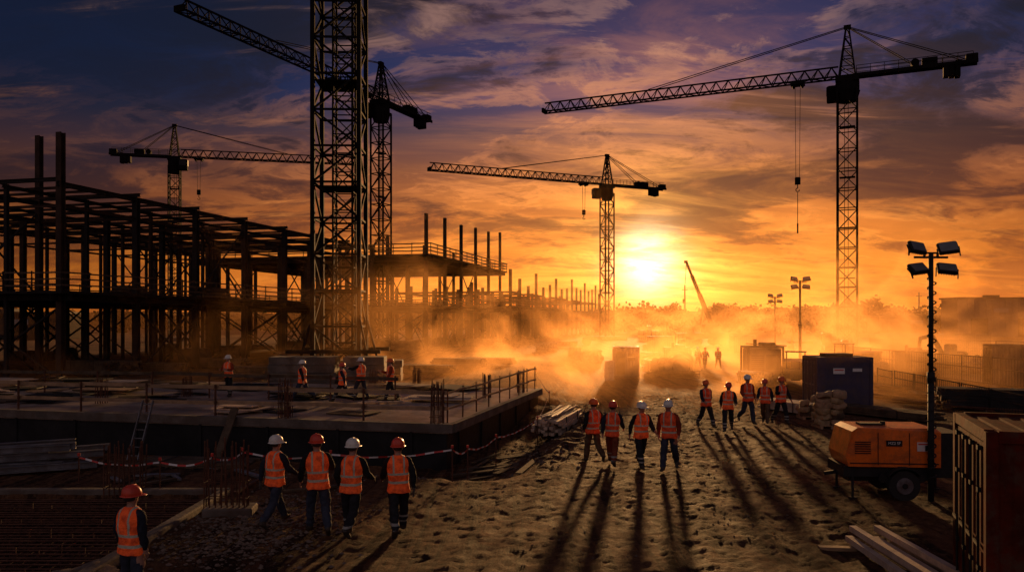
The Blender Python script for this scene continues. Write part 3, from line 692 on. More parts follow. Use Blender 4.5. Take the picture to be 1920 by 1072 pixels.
for k in range(12):
    mb=MB(M['wood_d']); mb.box((0,0,.04),(R.uniform(.12,.22),R.uniform(1.2,2.6),.04)); px=R.uniform(895,1000); x,y,z=on(px,R.uniform(815,865)); tag(mb.obj('loose_plank',loc=(x,y,z+.02),rz=R.uniform(-1.1,-.2)),'weathered plank lying on the spoil heap','plank','loose planks')
lx,ly,_=sl(-.9,10.6); ld=thing('ladder',(lx,ly,gh(lx,ly)),TH-rad(90),'aluminium ladder leaning against the slab wall','ladder')
for sx in (-.2,.2): mb=MB(M['grey_steel']); mb.beam((sx,0,0),(sx,.75,1.9),.04,.07); mb.obj('stile',ld)
for k in range(7): f=(k+.5)/7; mb=MB(M['grey_steel']); mb.beam((-.2,.75*f,1.9*f),(.2,.75*f,1.9*f),.03); mb.obj('rung',ld)
lx,ly,_=sl(-1.1,7.4); mb=MB(M['wood_d']); mb.beam((0,0,0),(.28,1.05,1.7),.28,.05); tag(mb.obj('leaning_plank',loc=(lx,ly,gh(lx,ly))),'wide plank leaning against the slab wall','plank')
def tape(pts,name='barrier_tape'):
    mb=MB(M['red'],M['label_w'])
    run=0
    for a,b in zip(pts,pts[1:]):
        a=Vector(a);b=Vector(b); L=(b-a).length; n=max(4,int(L/.22)); 
        prev=None
        for i in range(n+1):
            f=i/n; p=a.lerp(b,f)+Vector((0,0,-.12*4*f*(1-f)+.01*math.sin(i*1.3)))
            if prev is not None: 
                tw=.02*math.sin(i*.7); mb.add([prev,p,p+Vector((0,tw,.04)),prev+Vector((0,tw,.04))],[(0,1,2,3)],run%2); run+=1
            prev=p
    tag(mb.obj(name),'sagging red and white barrier tape strung between stakes','barrier tape','barrier tapes')
def stake(x,y,h=1.0):
    z=gh(x,y); mb=MB(M['rebar'],M['red']); mb.cyl((0,0,-.2),(0,0,h),.018,n=8); mb.cyl((0,0,h-.04),(0,0,h+.03),.035,n=8,mi=1); tag(mb.obj('stake',loc=(x,y,z)),'thin steel stake with red cap holding barrier tape','stake','tape stakes')
    return Vector((x,y,z+h-.1))
T=[]
for px,py,h in ((148,905,.7),(300,925,.8),(398,930,1.0)): T.append(stake(*G(px,py),h))
tape(T)
T=[T[-1]]
for px,py,h in ((455,915,.95),(620,905,.8),(848,895,.9),(877,880,1.1),(930,846,1.1),(1008,808,1.05),(1030,770,.95),(1005,735,.9)): T.append(stake(*G(px,py),h))
tape(T)
pit=thing('pit_kerb',(-6.6,9,0),0,'concrete edging of a reinforcement pit','kerb')
mb=MB(M['concrete_d']); mb.cbox((0,4.6,-.12),(.22,9.3,.5),.03); mb.obj('side_kerb',pit); mb=MB(M['concrete_d']); mb.cbox((-5.1,9.35,-.12),(10.4,.22,.5),.03); mb.obj('end_kerb',pit)
mb=MB(M['rebar'])
for i in range(50): mb.cyl((-6.8-i*.2,9.3,-.08+.01*math.sin(i)),(-6.8-i*.2,18.1,-.08),.016,n=5,cap=False)
for i in range(44): mb.cyl((-16.8,9.4+i*.2,-.05),(-6.78,9.4+i*.2,-.05+.01*math.sin(i*2)),.016,n=5,cap=False)
for i in range(50): mb.cyl((-6.8-i*.2,9.3,-.38),(-6.8-i*.2,18.1,-.38),.012,n=5,cap=False)
for i in range(24):
    for j in range(8): mb.cyl((-7-i*.4,9.6+j*1.05,-.5),(-7-i*.4,9.6+j*1.05,.02+.05*((i*j)%3)),.012,n=5,cap=False)
tag(mb.obj('rebar_mat'),'dark rebar mat laid across a shallow pit','rebar mat')
def fence(p,q,label,h=1.1,mk='dark'):
    p=Vector(p);q=Vector(q); n=max(1,round((q-p).length/3.0))
    for i in range(n):
        a=p+(q-p)*i/n; b=p+(q-p)*(i+1)/n; d=b-a; L=d.length-.08; rz=math.atan2(d.y,d.x); mb=MB(M[mk],M['concrete_d'])
        mb.beam((0,0,.1),(0,0,h),.05); mb.beam((L,0,.1),(L,0,h),.05)
        for z in (.2,h*.6,h-.04): mb.beam((0,0,z),(L,0,z),.045)
        for k in range(1,12): mb.beam((L*k/12,0,.2),(L*k/12,0,h-.05),.018)
        mb.box((0,0,.08),(.2,.5,.16),1)
        tag(mb.obj('fence_panel',loc=(a.x,a.y,gh(a.x,a.y)),rz=rz+R.uniform(-.05,.05)),label,'fence','site fence panels')
x0=G(1645,722); x1=G(1925,790); fence((x0[0],x0[1]),(x1[0],x1[1]),'dark steel barrier fence panel on a concrete foot')
x0=G(1600,690); x1=G(1925,735); fence((x0[0],x0[1]),(x1[0],x1[1]),'dark steel barrier fence panel on a concrete foot',1.8)
x0=G(1560,662); x1=G(1925,680); fence((x0[0],x0[1]),(x1[0],x1[1]),'dark steel barrier fence panel on a concrete foot',2.0)
for k in range(4):
    x,y,z=on(1660+k*60,735+k*14); mb=MB(M['rebar'])
    for i in range(10): mb.cyl((R.uniform(-.3,.3),-3,.05+R.uniform(0,.2)),(R.uniform(-.3,.3),3,.05+R.uniform(0,.2)),.03,n=6)
    tag(mb.obj('pipe_bundle',loc=(x,y+2,z),rz=.5),'loose bundle of long rusty bars on the dirt','pipes','pipe bundles')
x,y,z=on(1880,772); timber_bundle((x,y+1,z),1.2,6,6,4,.2,.14,'dark','dark stacked steel sections behind the container')
for k in range(42):
    px=R.choice([R.uniform(1205,1290),R.uniform(1205,1300),R.uniform(1440,1900),R.uniform(1440,1900),R.uniform(1010,1110)]); py=R.uniform(642,712)
    if px<1110: py=R.uniform(650,690)
    x,y,z=on(px,py); c=R.choice([0,1,2,3])
    if c==0: timber_bundle((x,y,z),R.uniform(0,3),5,R.randint(3,7),2.6,.2,.12,R.choice(['wood','wood_d']),'low timber stack standing in the dust')
    elif c==1:
        mb=MB(M['rebar'])
        for i in range(10): mb.cyl((-2,R.uniform(-.4,.4),.1+R.uniform(0,.5)),(2,R.uniform(-.4,.4),.1+R.uniform(0,.5)),.06,n=6)
        tag(mb.obj('pipe_bundle',loc=(x,y,z),rz=R.uniform(0,3)),'loose bundle of dark pipes in the dust','pipes','pipe bundles')
    elif c==2: lump((x,y,z),R.uniform(1,2.5),R.uniform(1,2),R.uniform(.5,1.1),'stone','spoil_heap','low heap of soil beside the road','soil heap',k,.5,.3)
    else:
        mb=MB(M['dark'],M['beige']); mb.cyl((0,-.4,.55),(0,.4,.55),.5,n=20); mb.cyl((0,-.5,.55),(0,-.42,.55),.62,n=20,mi=1); mb.cyl((0,.42,.55),(0,.5,.55),.62,n=20,mi=1)
        tag(mb.obj('cable_drum',loc=(x,y,z+.07),rz=R.uniform(0,3)),'wooden cable drum standing on the dirt','cable drum','cable drums')
for k in range(34):
    s=R.uniform(4,80); v=R.uniform(-6,22); p=P0+U*s+V*v
    t_=R.choice([0,1,2])
    if t_==0:
        mb=MB(M['rebar'])
        for i in range(12): mb.cyl((-2.5,R.uniform(-.5,.5),.1+R.uniform(0,.5)),(2.5,R.uniform(-.5,.5),.1+R.uniform(0,.5)),.05,n=6)
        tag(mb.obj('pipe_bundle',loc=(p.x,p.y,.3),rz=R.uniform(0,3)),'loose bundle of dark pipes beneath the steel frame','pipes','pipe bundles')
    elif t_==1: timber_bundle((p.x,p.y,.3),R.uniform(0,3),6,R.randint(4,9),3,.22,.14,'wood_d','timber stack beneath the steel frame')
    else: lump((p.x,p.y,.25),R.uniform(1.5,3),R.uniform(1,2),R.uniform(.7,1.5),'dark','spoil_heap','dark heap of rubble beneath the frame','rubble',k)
for k in range(24):
    s=R.uniform(2,110); v=R.uniform(-2,14); p=P0+U*s+V*v
    if s>90: continue
    mb=MB(M['wood_d'],M['dark'])
    for i in range(R.randint(3,9)): mb.box((0,R.uniform(-.05,.05),.06+i*.12),(R.uniform(1.6,3.2),1.1,.1),i%2)
    tag(mb.obj('deck_material_stack',loc=(p.x,p.y,5.76),rz=TH+R.uniform(-.2,.2)),'stack of boards stored on the floor deck','boards','deck material stacks')

mb=MB(M['stone'])
def rock(c,r):
    vs=[]; 
    for a in ((1,0,0),(-1,0,0),(0,1,0),(0,-1,0),(0,0,1),(0,0,-1)): vs.append(Vector(c)+Vector((a[0],a[1],a[2]*.6))*r*R.uniform(.6,1.2))
    mb.add(vs,[(0,2,4),(2,1,4),(1,3,4),(3,0,4),(2,0,5),(1,2,5),(3,1,5),(0,3,5)])
for k in range(9500):
    if k<4600:
        x,y=R.uniform(-9,9),R.uniform(11,38)
        if noise.noise((x*.5,y*.35,4))<.02: continue
    elif k<6800:
        u,v=(R.uniform(-4.6,-1.5),R.uniform(-1,22)) if k%2 else (R.uniform(-2,12),R.gauss(-2.6,.8)); p=A+U*u+V*v; x,y=p.x,p.y
    else:
        a=R.gauss(0,1); b=R.gauss(0,1.6); x,y=-5.0+a*.9,15.2+b
    if x<-6.5 and y<18.4: continue
    u,v=suv(x,y)
    if 0<u<13 and v>0: continue
    r=R.choice([.012,.018,.025,.035,.06]) if k>=4600 else R.choice([.006,.008,.012,.02,.03])
    rock((x,y,gh(x,y)+r*.15),r)
tag(mb.obj('gravel'),kind='stuff')

# ------------------------------------------------------------ distance
mb=MB(M['leaf'])
def crown(cx,cy,r,hh,n):
    for k in range(5): mb.beam((cx+R.uniform(-.3,.3)*r,cy,0),(cx+R.uniform(-.6,.6)*r,cy,hh*.7),.3)
    cl=[(R.uniform(-.7,.7)*r,R.uniform(-.5,.5)*r,hh*R.uniform(.3,.82),r*R.uniform(.3,.5)) for _ in range(8)]
    for k in range(n):
        c=R.choice(cl); d=Vector((R.gauss(0,1),R.gauss(0,1),R.gauss(0,1))).normalized()*c[3]*R.uniform(.1,1.0)
        p=Vector((cx+c[0],cy+c[1],c[2]))+d; a=Vector((R.uniform(-1,1),R.uniform(-1,1),R.uniform(-1,1))).normalized()*R.uniform(.35,.8); b_=a.cross(Vector((R.uniform(-1,1),R.uniform(-1,1),R.uniform(-1,1)))).normalized()*.65
        mb.add([p-a,p+b_,p+a,p-b_],[(0,1,2,3)])
for k in range(230):
    Y=R.uniform(230,330); px=R.uniform(1130,2100) if k<175 else R.uniform(-150,1130)
    hgt_=(R.uniform(6.0,9.5)+ (2.0 if 1530<px<1640 else 0)) ; crown((px-960)/F*Y,Y,R.uniform(3.5,7),hgt_,360)
tag(mb.obj('distant_woodland'),kind='stuff')
mb=MB(M['leaf'])
n=120; vs=[]
for i in range(n+1):
    x=-600+i*10; hh=7.4+1.6*noise.noise((i*.21,0,0))+1.2*noise.noise((i*.7,2,0)); vs+=[(x,345,-1),(x,345,hh),(x,375,hh)]
mb.add(vs,[(3*i,3*i+3,3*i+4,3*i+1) for i in range(n)]+[(3*i+1,3*i+4,3*i+5,3*i+2) for i in range(n)])
tag(mb.obj('distant_hill'),kind='structure')
def shed(px0,px1,pyt,Y,label,mk='shed',D=8):
    x0=(px0-960)/F*Y; x1=(px1-960)/F*Y; h=4+(600-pyt)/F*Y
    s=thing('warehouse',((x0+x1)/2,Y+D/2,0),-.04,label,'warehouse','distant warehouses'); W=x1-x0
    mb=MB(M[mk]); mb.box((0,0,h/2),(W,D,h))
    for k in range(int(W/1.5)): mb.box((-W/2+.7+k*1.5,-D/2-.05,h*.55),(.12,.1,h*.85))
    mb.obj('wall',s); mb=MB(M['dark']); mb.box((0,0,h+.2),(W+.8,D+.8,.4)); mb.cyl((W*.1,-1,h),(W*.1,-1,h+1.3),.4); mb.box((-W*.2,0,h+.6),(3,2,.8)); mb.obj('roof',s)
    for k in range(max(1,int(W/12))):
        mb=MB(M['dark']); mb.box((-W/2+5+k*11,-D/2-.12,2.2),(4,.12,4.4)); mb.obj('door',s)
        mb=MB(M['glass']); mb.box((-W/2+10+k*11,-D/2-.12,h*.7),(3.4,.1,1)); mb.obj('window',s)
shed(1800,2060,560,190,'large pale warehouse with flat roof beyond the site'); shed(1780,1797,576,200,'small block beyond the site',D=4)
shed(1650,1740,593,215,'low dark warehouse beyond the site','deck'); shed(-60,110,588,150,'low shed behind the building frame','deck')
for px,pt,Y in ((1723,548,330),(1284,535,340),(1487,575,300),(1236,585,200),(1246,590,200),(1660,578,320)):
    mb=MB(M['dark']); h=4+(600-pt)/F*Y; mb.cyl((0,0,0),(0,0,h),.6 if Y>300 else .35,.25,n=8); mb.beam((-1.2,0,h*.9),(1.2,0,h*.9),.25); tag(mb.obj('distant_mast',loc=((px-960)/F*Y,Y,0)),'thin dark mast rising above the treeline','mast','distant masts')

# ------------------------------------------------------------ people
def vest_mat(name,c,emis=.10):
    m=bpy.data.materials.new(name); m.use_nodes=True; t=NT(m.node_tree); b=t.N['Principled BSDF']
    tc=t.node('ShaderNodeTexCoord').outputs['Object']; sp=t.node('ShaderNodeSeparateXYZ'); t.L.new(tc,sp.inputs[0]); x,y,z=sp.outputs
    def band(s,a,b_): return t.m('MULTIPLY',t.m('GREATER_THAN',s,a),t.m('LESS_THAN',s,b_))
    ax=t.m('ABSOLUTE',x)
    k=t.m('MAXIMUM',band(z,.985,1.03),band(z,1.14,1.18)); k=t.m('MAXIMUM',k,t.m('MULTIPLY',band(ax,.08,.112),t.m('GREATER_THAN',z,1.175)))
    n=t.noise(tc,9,4,.6); col=t.mix(t.ss(n,.35,.7),c,(c[0]*.5,c[1]*.45,c[2]*.6)); fin=t.mix(k,col,(.42,.38,.29))
    t.put(b.inputs['Base Color'],fin); b.inputs['Roughness'].default_value=.7
    em=t.mix(k,col,(.12,.11,.09)); t.put(b.inputs['Emission Color'],em); b.inputs['Emission Strength'].default_value=emis  # small self-glow added so the fluorescent cloth reads brighter than its ambient light
    bp=t.node('ShaderNodeBump'); bp.inputs['Strength'].default_value=1.0; bp.inputs['Distance'].default_value=.06; t.put(bp.inputs['Height'],n); t.L.new(bp.outputs[0],b.inputs['Normal'])
    return m
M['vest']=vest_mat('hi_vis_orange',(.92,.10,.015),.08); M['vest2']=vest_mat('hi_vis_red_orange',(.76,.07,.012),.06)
def cloth(name,c,bands=False):
    m=mat(name,c,.85,0,.4,8,.5,spec=.2)
    if bands:
        t=NT(m.node_tree); b=t.N['Principled BSDF']; src=b.inputs['Base Color'].links[0].from_socket
        tc=t.node('ShaderNodeTexCoord').outputs['Object']; sp=t.node('ShaderNodeSeparateXYZ'); t.L.new(tc,sp.inputs[0]); z=sp.outputs[2]
        k=t.m('MAXIMUM',t.m('MULTIPLY',t.m('GREATER_THAN',z,.30),t.m('LESS_THAN',z,.34)),t.m('MULTIPLY',t.m('GREATER_THAN',z,.20),t.m('LESS_THAN',z,.235)))
        t.put(b.inputs['Base Color'],t.mix(k,src,(.30,.30,.27)))
    return m
M['jacket_navy']=cloth('jacket_navy',(.022,.026,.042)); M['jacket_black']=cloth('jacket_black',(.018,.018,.02)); M['jacket_orange']=cloth('jacket_orange',(.30,.05,.02))
M['jeans']=cloth('jeans',(.045,.055,.085)); M['trousers_dark']=cloth('trousers_dark',(.025,.025,.03),True); M['trousers_tan']=cloth('trousers_tan',(.13,.08,.045)); M['trousers_orange']=cloth('trousers_orange',(.22,.05,.02),True)
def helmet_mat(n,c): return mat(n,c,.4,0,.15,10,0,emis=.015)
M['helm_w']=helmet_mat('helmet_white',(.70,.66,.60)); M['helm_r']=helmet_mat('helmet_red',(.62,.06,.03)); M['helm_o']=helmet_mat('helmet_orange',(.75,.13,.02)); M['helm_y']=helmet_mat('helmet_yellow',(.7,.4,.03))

def build_body(P):
    """skeleton -> skin surface, facing +Y, feet at z=0"""
    vs=[];es=[];rr=[];seg=[]
    def nd(p,r,par=None,lab=None):
        vs.append(Vector(p)); rr.append(r if isinstance(r,tuple) else (r,r)); i=len(vs)-1
        if par is not None: es.append((par,i)); seg.append((par,i,lab))
        return i
    hs=P.get('hip',0.0)
    pel=nd((hs,0,.96),(.16,.125)); sp1=nd((hs*.5,.0,1.10),(.155,.12),pel,'j'); ch=nd((0,.005,1.27),(.17,.13),sp1,'j'); uc=nd((0,0,1.42),(.145,.115),ch,'j')
    nb_=nd((0,0,1.51),.065,uc,'j'); nk=nd((0,.012,1.56),.056,nb_,'s'); 
    h1=nd((0,.025,1.63),(.078,.09),nk,'s'); h2=nd((0,.02,1.70),(.082,.098),h1,'s'); nd((0,.01,1.76),(.06,.075),h2,'s')
    feet=[]
    for s,T_,K_ in ((-1,P['lt'],P['lk']),(1,P['rt'],P['rk'])):
        st=P.get('sp',.05)
        hip=Vector((s*.10+hs,0,.90)); a=rad(T_); kn=hip+Vector((s*st,math.sin(a),-math.cos(a))).normalized()*.43; b=rad(T_-K_); an=kn+Vector((s*st*.3,math.sin(b),-math.cos(b))).normalized()*.41
        i=nd(hip,(.105,.112),pel,'t'); m1=nd(hip.lerp(kn,.45),(.100,.105),i,'t'); k=nd(kn,.085,m1,'t'); c=nd(kn.lerp(an,.35),(.084,.087),k,'t'); d=nd(an+Vector((0,0,.05)),.077,c,'t'); e=nd(an,.056,d,'b')
        pt=rad(max(-35,min(20,(T_-K_)*.8))); fo=s*.2; fd_=Vector((fo*math.cos(pt),math.cos(pt),math.sin(pt))).normalized()
        dn=Vector((0,math.sin(pt),-math.cos(pt)))
        ball=nd(an+fd_*.11+dn*.045,(.046,.036),e,'b'); toe=nd(an+fd_*.18+dn*.052,(.04,.028),ball,'b'); heel=nd(an-fd_*.05+dn*.045,(.04,.036),e,'b'); feet+=[vs[ball],vs[toe],vs[heel]]
    for s,A_,E_,O_ in ((-1,P['la'],P['le'],P.get('lo',14)),(1,P['ra'],P['re'],P.get('ro',14))):
        a=rad(A_); o=rad(O_); shp=Vector((s*.195,0,1.435)); ud=Vector((s*math.sin(o),math.sin(a)*math.cos(o),-math.cos(a)*math.cos(o))).normalized(); el=shp+ud*.285
        b=rad(A_+E_); oi=rad(O_*P.get('in',.1)); fdv=Vector((s*math.sin(oi),math.sin(b)*math.cos(oi),-math.cos(b)*math.cos(oi))).normalized(); wr=el+fdv*.25
        cl=nd((s*.10,0,1.44),(.085,.085),uc,'j'); i=nd(shp,(.08,.082),cl,'j'); m1=nd(shp.lerp(el,.5),(.073,.073),i,'j'); e=nd(el,.065,m1,'j'); f=nd(el.lerp(wr,.45),(.060,.062),e,'j'); w=nd(wr,(.041,.041),f,'j')
        pm=nd(wr+fdv*.045,(.022,.036),w,'h'); pk=nd(wr+fdv*.085,(.018,.038),pm,'h')
        side=fdv.cross(Vector((s,0,0))).normalized(); curl=Vector((-s,0,0))
        for q,ln in ((-1.5,.062),(-.5,.075),(.5,.08),(1.5,.07)):
            base=wr+fdv*.10+side*q*.019; f1=nd(base,.0095,pk,'h'); f2=nd(base+fdv*ln*.5+curl*.008,.009,f1,'h'); nd(base+fdv*ln*.9+curl*.028,.0075,f2,'h')
        tb=nd(wr+fdv*.035-side*-.034+curl*.012,.012,pm,'h'); t2=nd(wr+fdv*.07+side*.052+curl*.025,.0105,tb,'h'); nd(wr+fdv*.10+side*.052+curl*.035,.009,t2,'h')
    dz=-min(p.z for p in feet)+.032
    bm=bmesh.new(); sk=bm.verts.layers.skin.verify(); bv=[]
    for p,r in zip(vs,rr): v=bm.verts.new((p.x,p.y,p.z)); v[sk].radius=(r[0]*1.06,r[1]*1.06); bv.append(v)
    bv[0][sk].use_root=True
    for a,b in es: bm.edges.new((bv[a],bv[b]))
    me=bpy.data.meshes.new('sk'); bm.to_mesh(me); bm.free(); o=bpy.data.objects.new('sk',me); COL.objects.link(o)
    md=o.modifiers.new('s','SKIN'); md.branch_smoothing=.4; md.use_smooth_shade=True; o.modifiers.new('d','SUBSURF').levels=2
    dg=bpy.context.evaluated_depsgraph_get(); out=bpy.data.meshes.new_from_object(o.evaluated_get(dg)); bpy.data.objects.remove(o)
    out.materials.clear()
    bm=bmesh.new(); bm.from_mesh(out)
    def ell(c,r,seg_=8):
        g_=bmesh.ops.create_uvsphere(bm,u_segments=seg_,v_segments=6,radius=1)
        for v in g_['verts']: v.co=Vector((v.co.x*r[0]+c[0],v.co.y*r[1]+c[1],v.co.z*r[2]+c[2]))
    ell((0,.122,1.655),(.014,.022,.026)); ell((.082,.005,1.66),(.012,.02,.033)); ell((-.082,.005,1.66),(.012,.02,.033)); ell((0,.105,1.60),(.03,.02,.022))
    segs=[(vs[a],vs[b],l) for a,b,l in seg]; mi={'j':0,'t':1,'s':2,'h':3,'b':4}
    for f in bm.faces:
        c=f.calc_center_median(); best=9;lab='j'
        if c.z>1.53: lab='s'
        else:
            for a,b,l in segs:
                ab=b-a; tt=max(0,min(1,(c-a).dot(ab)/max(1e-9,ab.length_squared))); dd=(c-(a+ab*tt)).length
                if dd<best: best=dd; lab=l
            if lab=='t' and c.z>.97: lab='j'
        f.material_index=mi[lab]; f.smooth=True
    for v in bm.verts: v.co.z+=dz
    for v in bm.verts:
        if .12<v.co.z<.9 or (abs(v.co.x)>.2 and .95<v.co.z<1.4):
            v.co+=noise.noise_vector(Vector((v.co.x*9,v.co.y*9,v.co.z*18)))*.02
    bm.to_mesh(out); bm.free(); return out,dz
POSES={
 'walk_a':dict(lt=27,lk=6,rt=-20,rk=20,la=-24,le=18,ra=24,re=36,sp=.03,hip=-.02,lo=13,ro=9),
 'walk_b':dict(lt=-21,lk=28,rt=25,rk=5,la=22,le=40,ra=-26,re=16,sp=.04,hip=.02,lo=9,ro=14),
 'stride':dict(lt=32,lk=8,rt=-28,rk=30,la=-32,le=24,ra=32,re=44,sp=.03,lo=12,ro=12),
 'stand':dict(lt=6,lk=6,rt=-6,rk=3,la=2,le=16,ra=-8,re=22,sp=.09,lo=13,ro=11,hip=.025),
 'hold':dict(lt=8,lk=6,rt=-10,rk=14,la=12,le=86,ra=18,re=78,sp=.07,lo=16,ro=13,hip=-.03,**{'in':-1.6}),
 'carry':dict(lt=20,lk=10,rt=-15,rk=24,la=14,le=22,ra=20,re=88,sp=.05,ro=20,hip=.03),
 'work':dict(lt=26,lk=32,rt=-12,rk=14,la=66,le=30,ra=50,re=40,sp=.10),
 'amble':dict(lt=-14,lk=26,rt=15,rk=6,la=-6,le=20,ra=-16,re=18,sp=.06,lo=15,ro=12,hip=-.025),
 'turn':dict(lt=14,lk=4,rt=-18,rk=34,la=-14,le=44,ra=10,re=58,sp=.04,lo=18,ro=16,hip=-.035),
}
BODY={k:build_body(v) for k,v in POSES.items()}
def loft(rings,mats,n=28):
    mb=MB(*mats)
    for (z,rx,ry,oy) in rings:
        for i in range(n):
            a=2*math.pi*i/n; c_,s_=math.cos(a),math.sin(a); e=.8
            mb.v.append((rx*math.copysign(abs(c_)**e,c_),oy+ry*math.copysign(abs(s_)**e,s_),z))
    for k in range(len(rings)-1):
        for i in range(n): mb.f.append((k*n+i,k*n+(i+1)%n,(k+1)*n+(i+1)%n,(k+1)*n+i)); mb.mi.append(0)
    return mb
def vest_mesh(m,dz,hs):
    rg=[(.85,.208,.160,0),(.88,.212,.166,0),(.95,.198,.160,0),(1.02,.186,.153,0),(1.08,.182,.150,0),(1.14,.187,.152,0),(1.20,.196,.156,0),(1.27,.205,.160,0),(1.34,.213,.158,0),(1.40,.212,.148,0),(1.44,.200,.134,0),(1.485,.156,.104,0),(1.515,.108,.084,0),(1.53,.078,.072,0)]
    mb=loft(rg,[m],40)
    mb.v=[(x*(1+.06*noise.noise((x*6,y*6,z*7)))+hs*sstep(1.3,.95,z)+.018*noise.noise((x*14,y*14,z*18)),y*(1+.13*noise.noise((x*8,y*5,z*9+4))),z+dz+(.03*noise.noise((x*9,y*9,2)) if z<.9 else 0)) for x,y,z in mb.v]
    return mb.mesh('vest',True)
def helmet_mesh(m,dz):
    rg=[(1.695,.118,.140,.012),(1.70,.121,.143,.012),(1.74,.118,.138,.008),(1.78,.108,.126,.004),(1.815,.085,.100,0),(1.838,.050,.062,0),(1.846,.006,.008,0)]
    mb=loft(rg,[m],28)
    br=[(1.697,.118,.140,.012),(1.690,.142,.170,.022),(1.684,.142,.172,.024)]; q=loft(br,[m],28)
    q.v=[(x,(y+.035*sstep(.06,.15,y)),z-.012*sstep(.06,.18,y)) for x,y,z in q.v]
    mb.add(q.v,q.f,0); mb.box((0,0,1.835),(.025,.17,.02)); 
    mb.v=[(x,y,z+dz) for x,y,z in mb.v]; return mb.mesh('helmet',True)
def hair_mesh(dz):
    mb=loft([(1.615,.060,.075,-.012),(1.63,.080,.092,-.012),(1.66,.090,.104,-.008),(1.70,.095,.112,0)],[M['hair']],20)
    mb.f=[f for f in mb.f if sum(mb.v[i][1] for i in f)/4<.045]; mb.mi=[0]*len(mb.f)
    mb.v=[(x,y,z+dz) for x,y,z in mb.v]; return mb.mesh('hair',True)
CACHE={}
def person(x,y,z,rz,pose,helm,jack,trou,vest,label,s=1.0,glove=False,group='construction workers'):
    body,dz=BODY[pose]; o=thing('person',(x,y,z),rz,label,'person',group,s)
    key=(pose,jack,trou,glove)
    if key not in CACHE:
        b=body.copy(); 
        for k in (jack,trou,'skin','glove' if glove else 'skin','boot'): b.materials.append(M[k])
        CACHE[key]=b
    bo=bpy.data.objects.new('body',CACHE[key]); COL.objects.link(bo); bo.parent=o
    def part(name,key,fn):
        if key not in CACHE: CACHE[key]=fn()
        p=bpy.data.objects.new(name,CACHE[key]); COL.objects.link(p); p.parent=o; return p
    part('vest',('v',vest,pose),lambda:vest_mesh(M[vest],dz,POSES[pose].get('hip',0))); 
    hz=R.uniform(-.25,.25)
    hp=part('helmet',('h',helm,pose),lambda:helmet_mesh(M[helm],dz)); hp.rotation_euler[2]=hz
    part('hair',('ha',pose),lambda:hair_mesh(dz))
    def eye():
        mb=MB(M['eye']); mb.cyl((0,0,0),(0,.006,0),.011,n=10); return mb.mesh('eye',True)
    def mouth():
        mb=MB(M['lip']); mb.cbox((0,0,0),(.045,.008,.012),.003); return mb.mesh('mouth')
    for sx in (-1,1): e=part('eye',('eye',),eye); e.location=(sx*.032,.106,1.672+dz)
    m_=part('mouth',('mouth',),mouth); m_.location=(0,.122,1.607+dz)
    return o
W_={'helm_w':'white','helm_r':'red','helm_o':'orange','helm_y':'yellow'}; T_={'jeans':'jeans','trousers_dark':'dark trousers','trousers_tan':'tan trousers','trousers_orange':'orange trousers'}
V_={'walk_a':'walking','walk_b':'walking','stride':'striding','stand':'standing','hold':'hands in front','carry':'one arm bent','work':'reaching forward','amble':'strolling','turn':'mid-step'}
def worker(px,py,zz,rz,pose,helm,jack,trou,vest='vest',s=1.0,onslab=False,glove=False):
    x,y=G(px,py,zz); z=SLZ if onslab else gh(x,y)
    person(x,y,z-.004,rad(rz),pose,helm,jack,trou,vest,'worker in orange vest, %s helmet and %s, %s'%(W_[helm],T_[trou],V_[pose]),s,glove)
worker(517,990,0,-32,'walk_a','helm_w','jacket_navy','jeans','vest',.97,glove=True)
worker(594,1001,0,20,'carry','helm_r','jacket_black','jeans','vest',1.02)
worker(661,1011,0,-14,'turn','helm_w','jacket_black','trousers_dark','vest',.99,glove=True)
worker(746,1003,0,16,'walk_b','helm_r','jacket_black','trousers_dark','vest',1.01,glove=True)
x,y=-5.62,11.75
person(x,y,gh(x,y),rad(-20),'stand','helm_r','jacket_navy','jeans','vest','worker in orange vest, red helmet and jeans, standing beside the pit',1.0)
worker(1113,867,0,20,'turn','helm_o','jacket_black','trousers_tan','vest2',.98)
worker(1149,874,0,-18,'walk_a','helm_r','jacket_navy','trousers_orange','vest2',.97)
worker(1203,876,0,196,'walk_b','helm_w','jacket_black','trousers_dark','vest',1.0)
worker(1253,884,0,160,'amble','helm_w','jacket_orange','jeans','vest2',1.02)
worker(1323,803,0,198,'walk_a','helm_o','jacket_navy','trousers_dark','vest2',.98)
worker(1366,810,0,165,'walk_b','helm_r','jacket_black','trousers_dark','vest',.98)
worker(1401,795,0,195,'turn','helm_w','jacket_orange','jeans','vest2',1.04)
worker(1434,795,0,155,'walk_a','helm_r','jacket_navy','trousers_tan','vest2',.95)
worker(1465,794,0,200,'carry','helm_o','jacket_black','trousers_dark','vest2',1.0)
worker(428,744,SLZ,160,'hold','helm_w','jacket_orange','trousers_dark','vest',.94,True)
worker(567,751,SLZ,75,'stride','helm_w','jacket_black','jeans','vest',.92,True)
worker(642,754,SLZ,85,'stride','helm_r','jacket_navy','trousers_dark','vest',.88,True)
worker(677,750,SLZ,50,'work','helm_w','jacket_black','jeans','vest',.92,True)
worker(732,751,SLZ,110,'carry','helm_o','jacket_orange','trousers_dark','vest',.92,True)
worker(1308,690,0,180,'walk_a','helm_w','jacket_black','trousers_dark','vest2',.98); worker(1322,692,0,180,'walk_b','helm_o','jacket_navy','trousers_dark','vest2',.98); worker(1346,692,0,180,'walk_a','helm_w','jacket_orange','trousers_tan','vest2',.98)

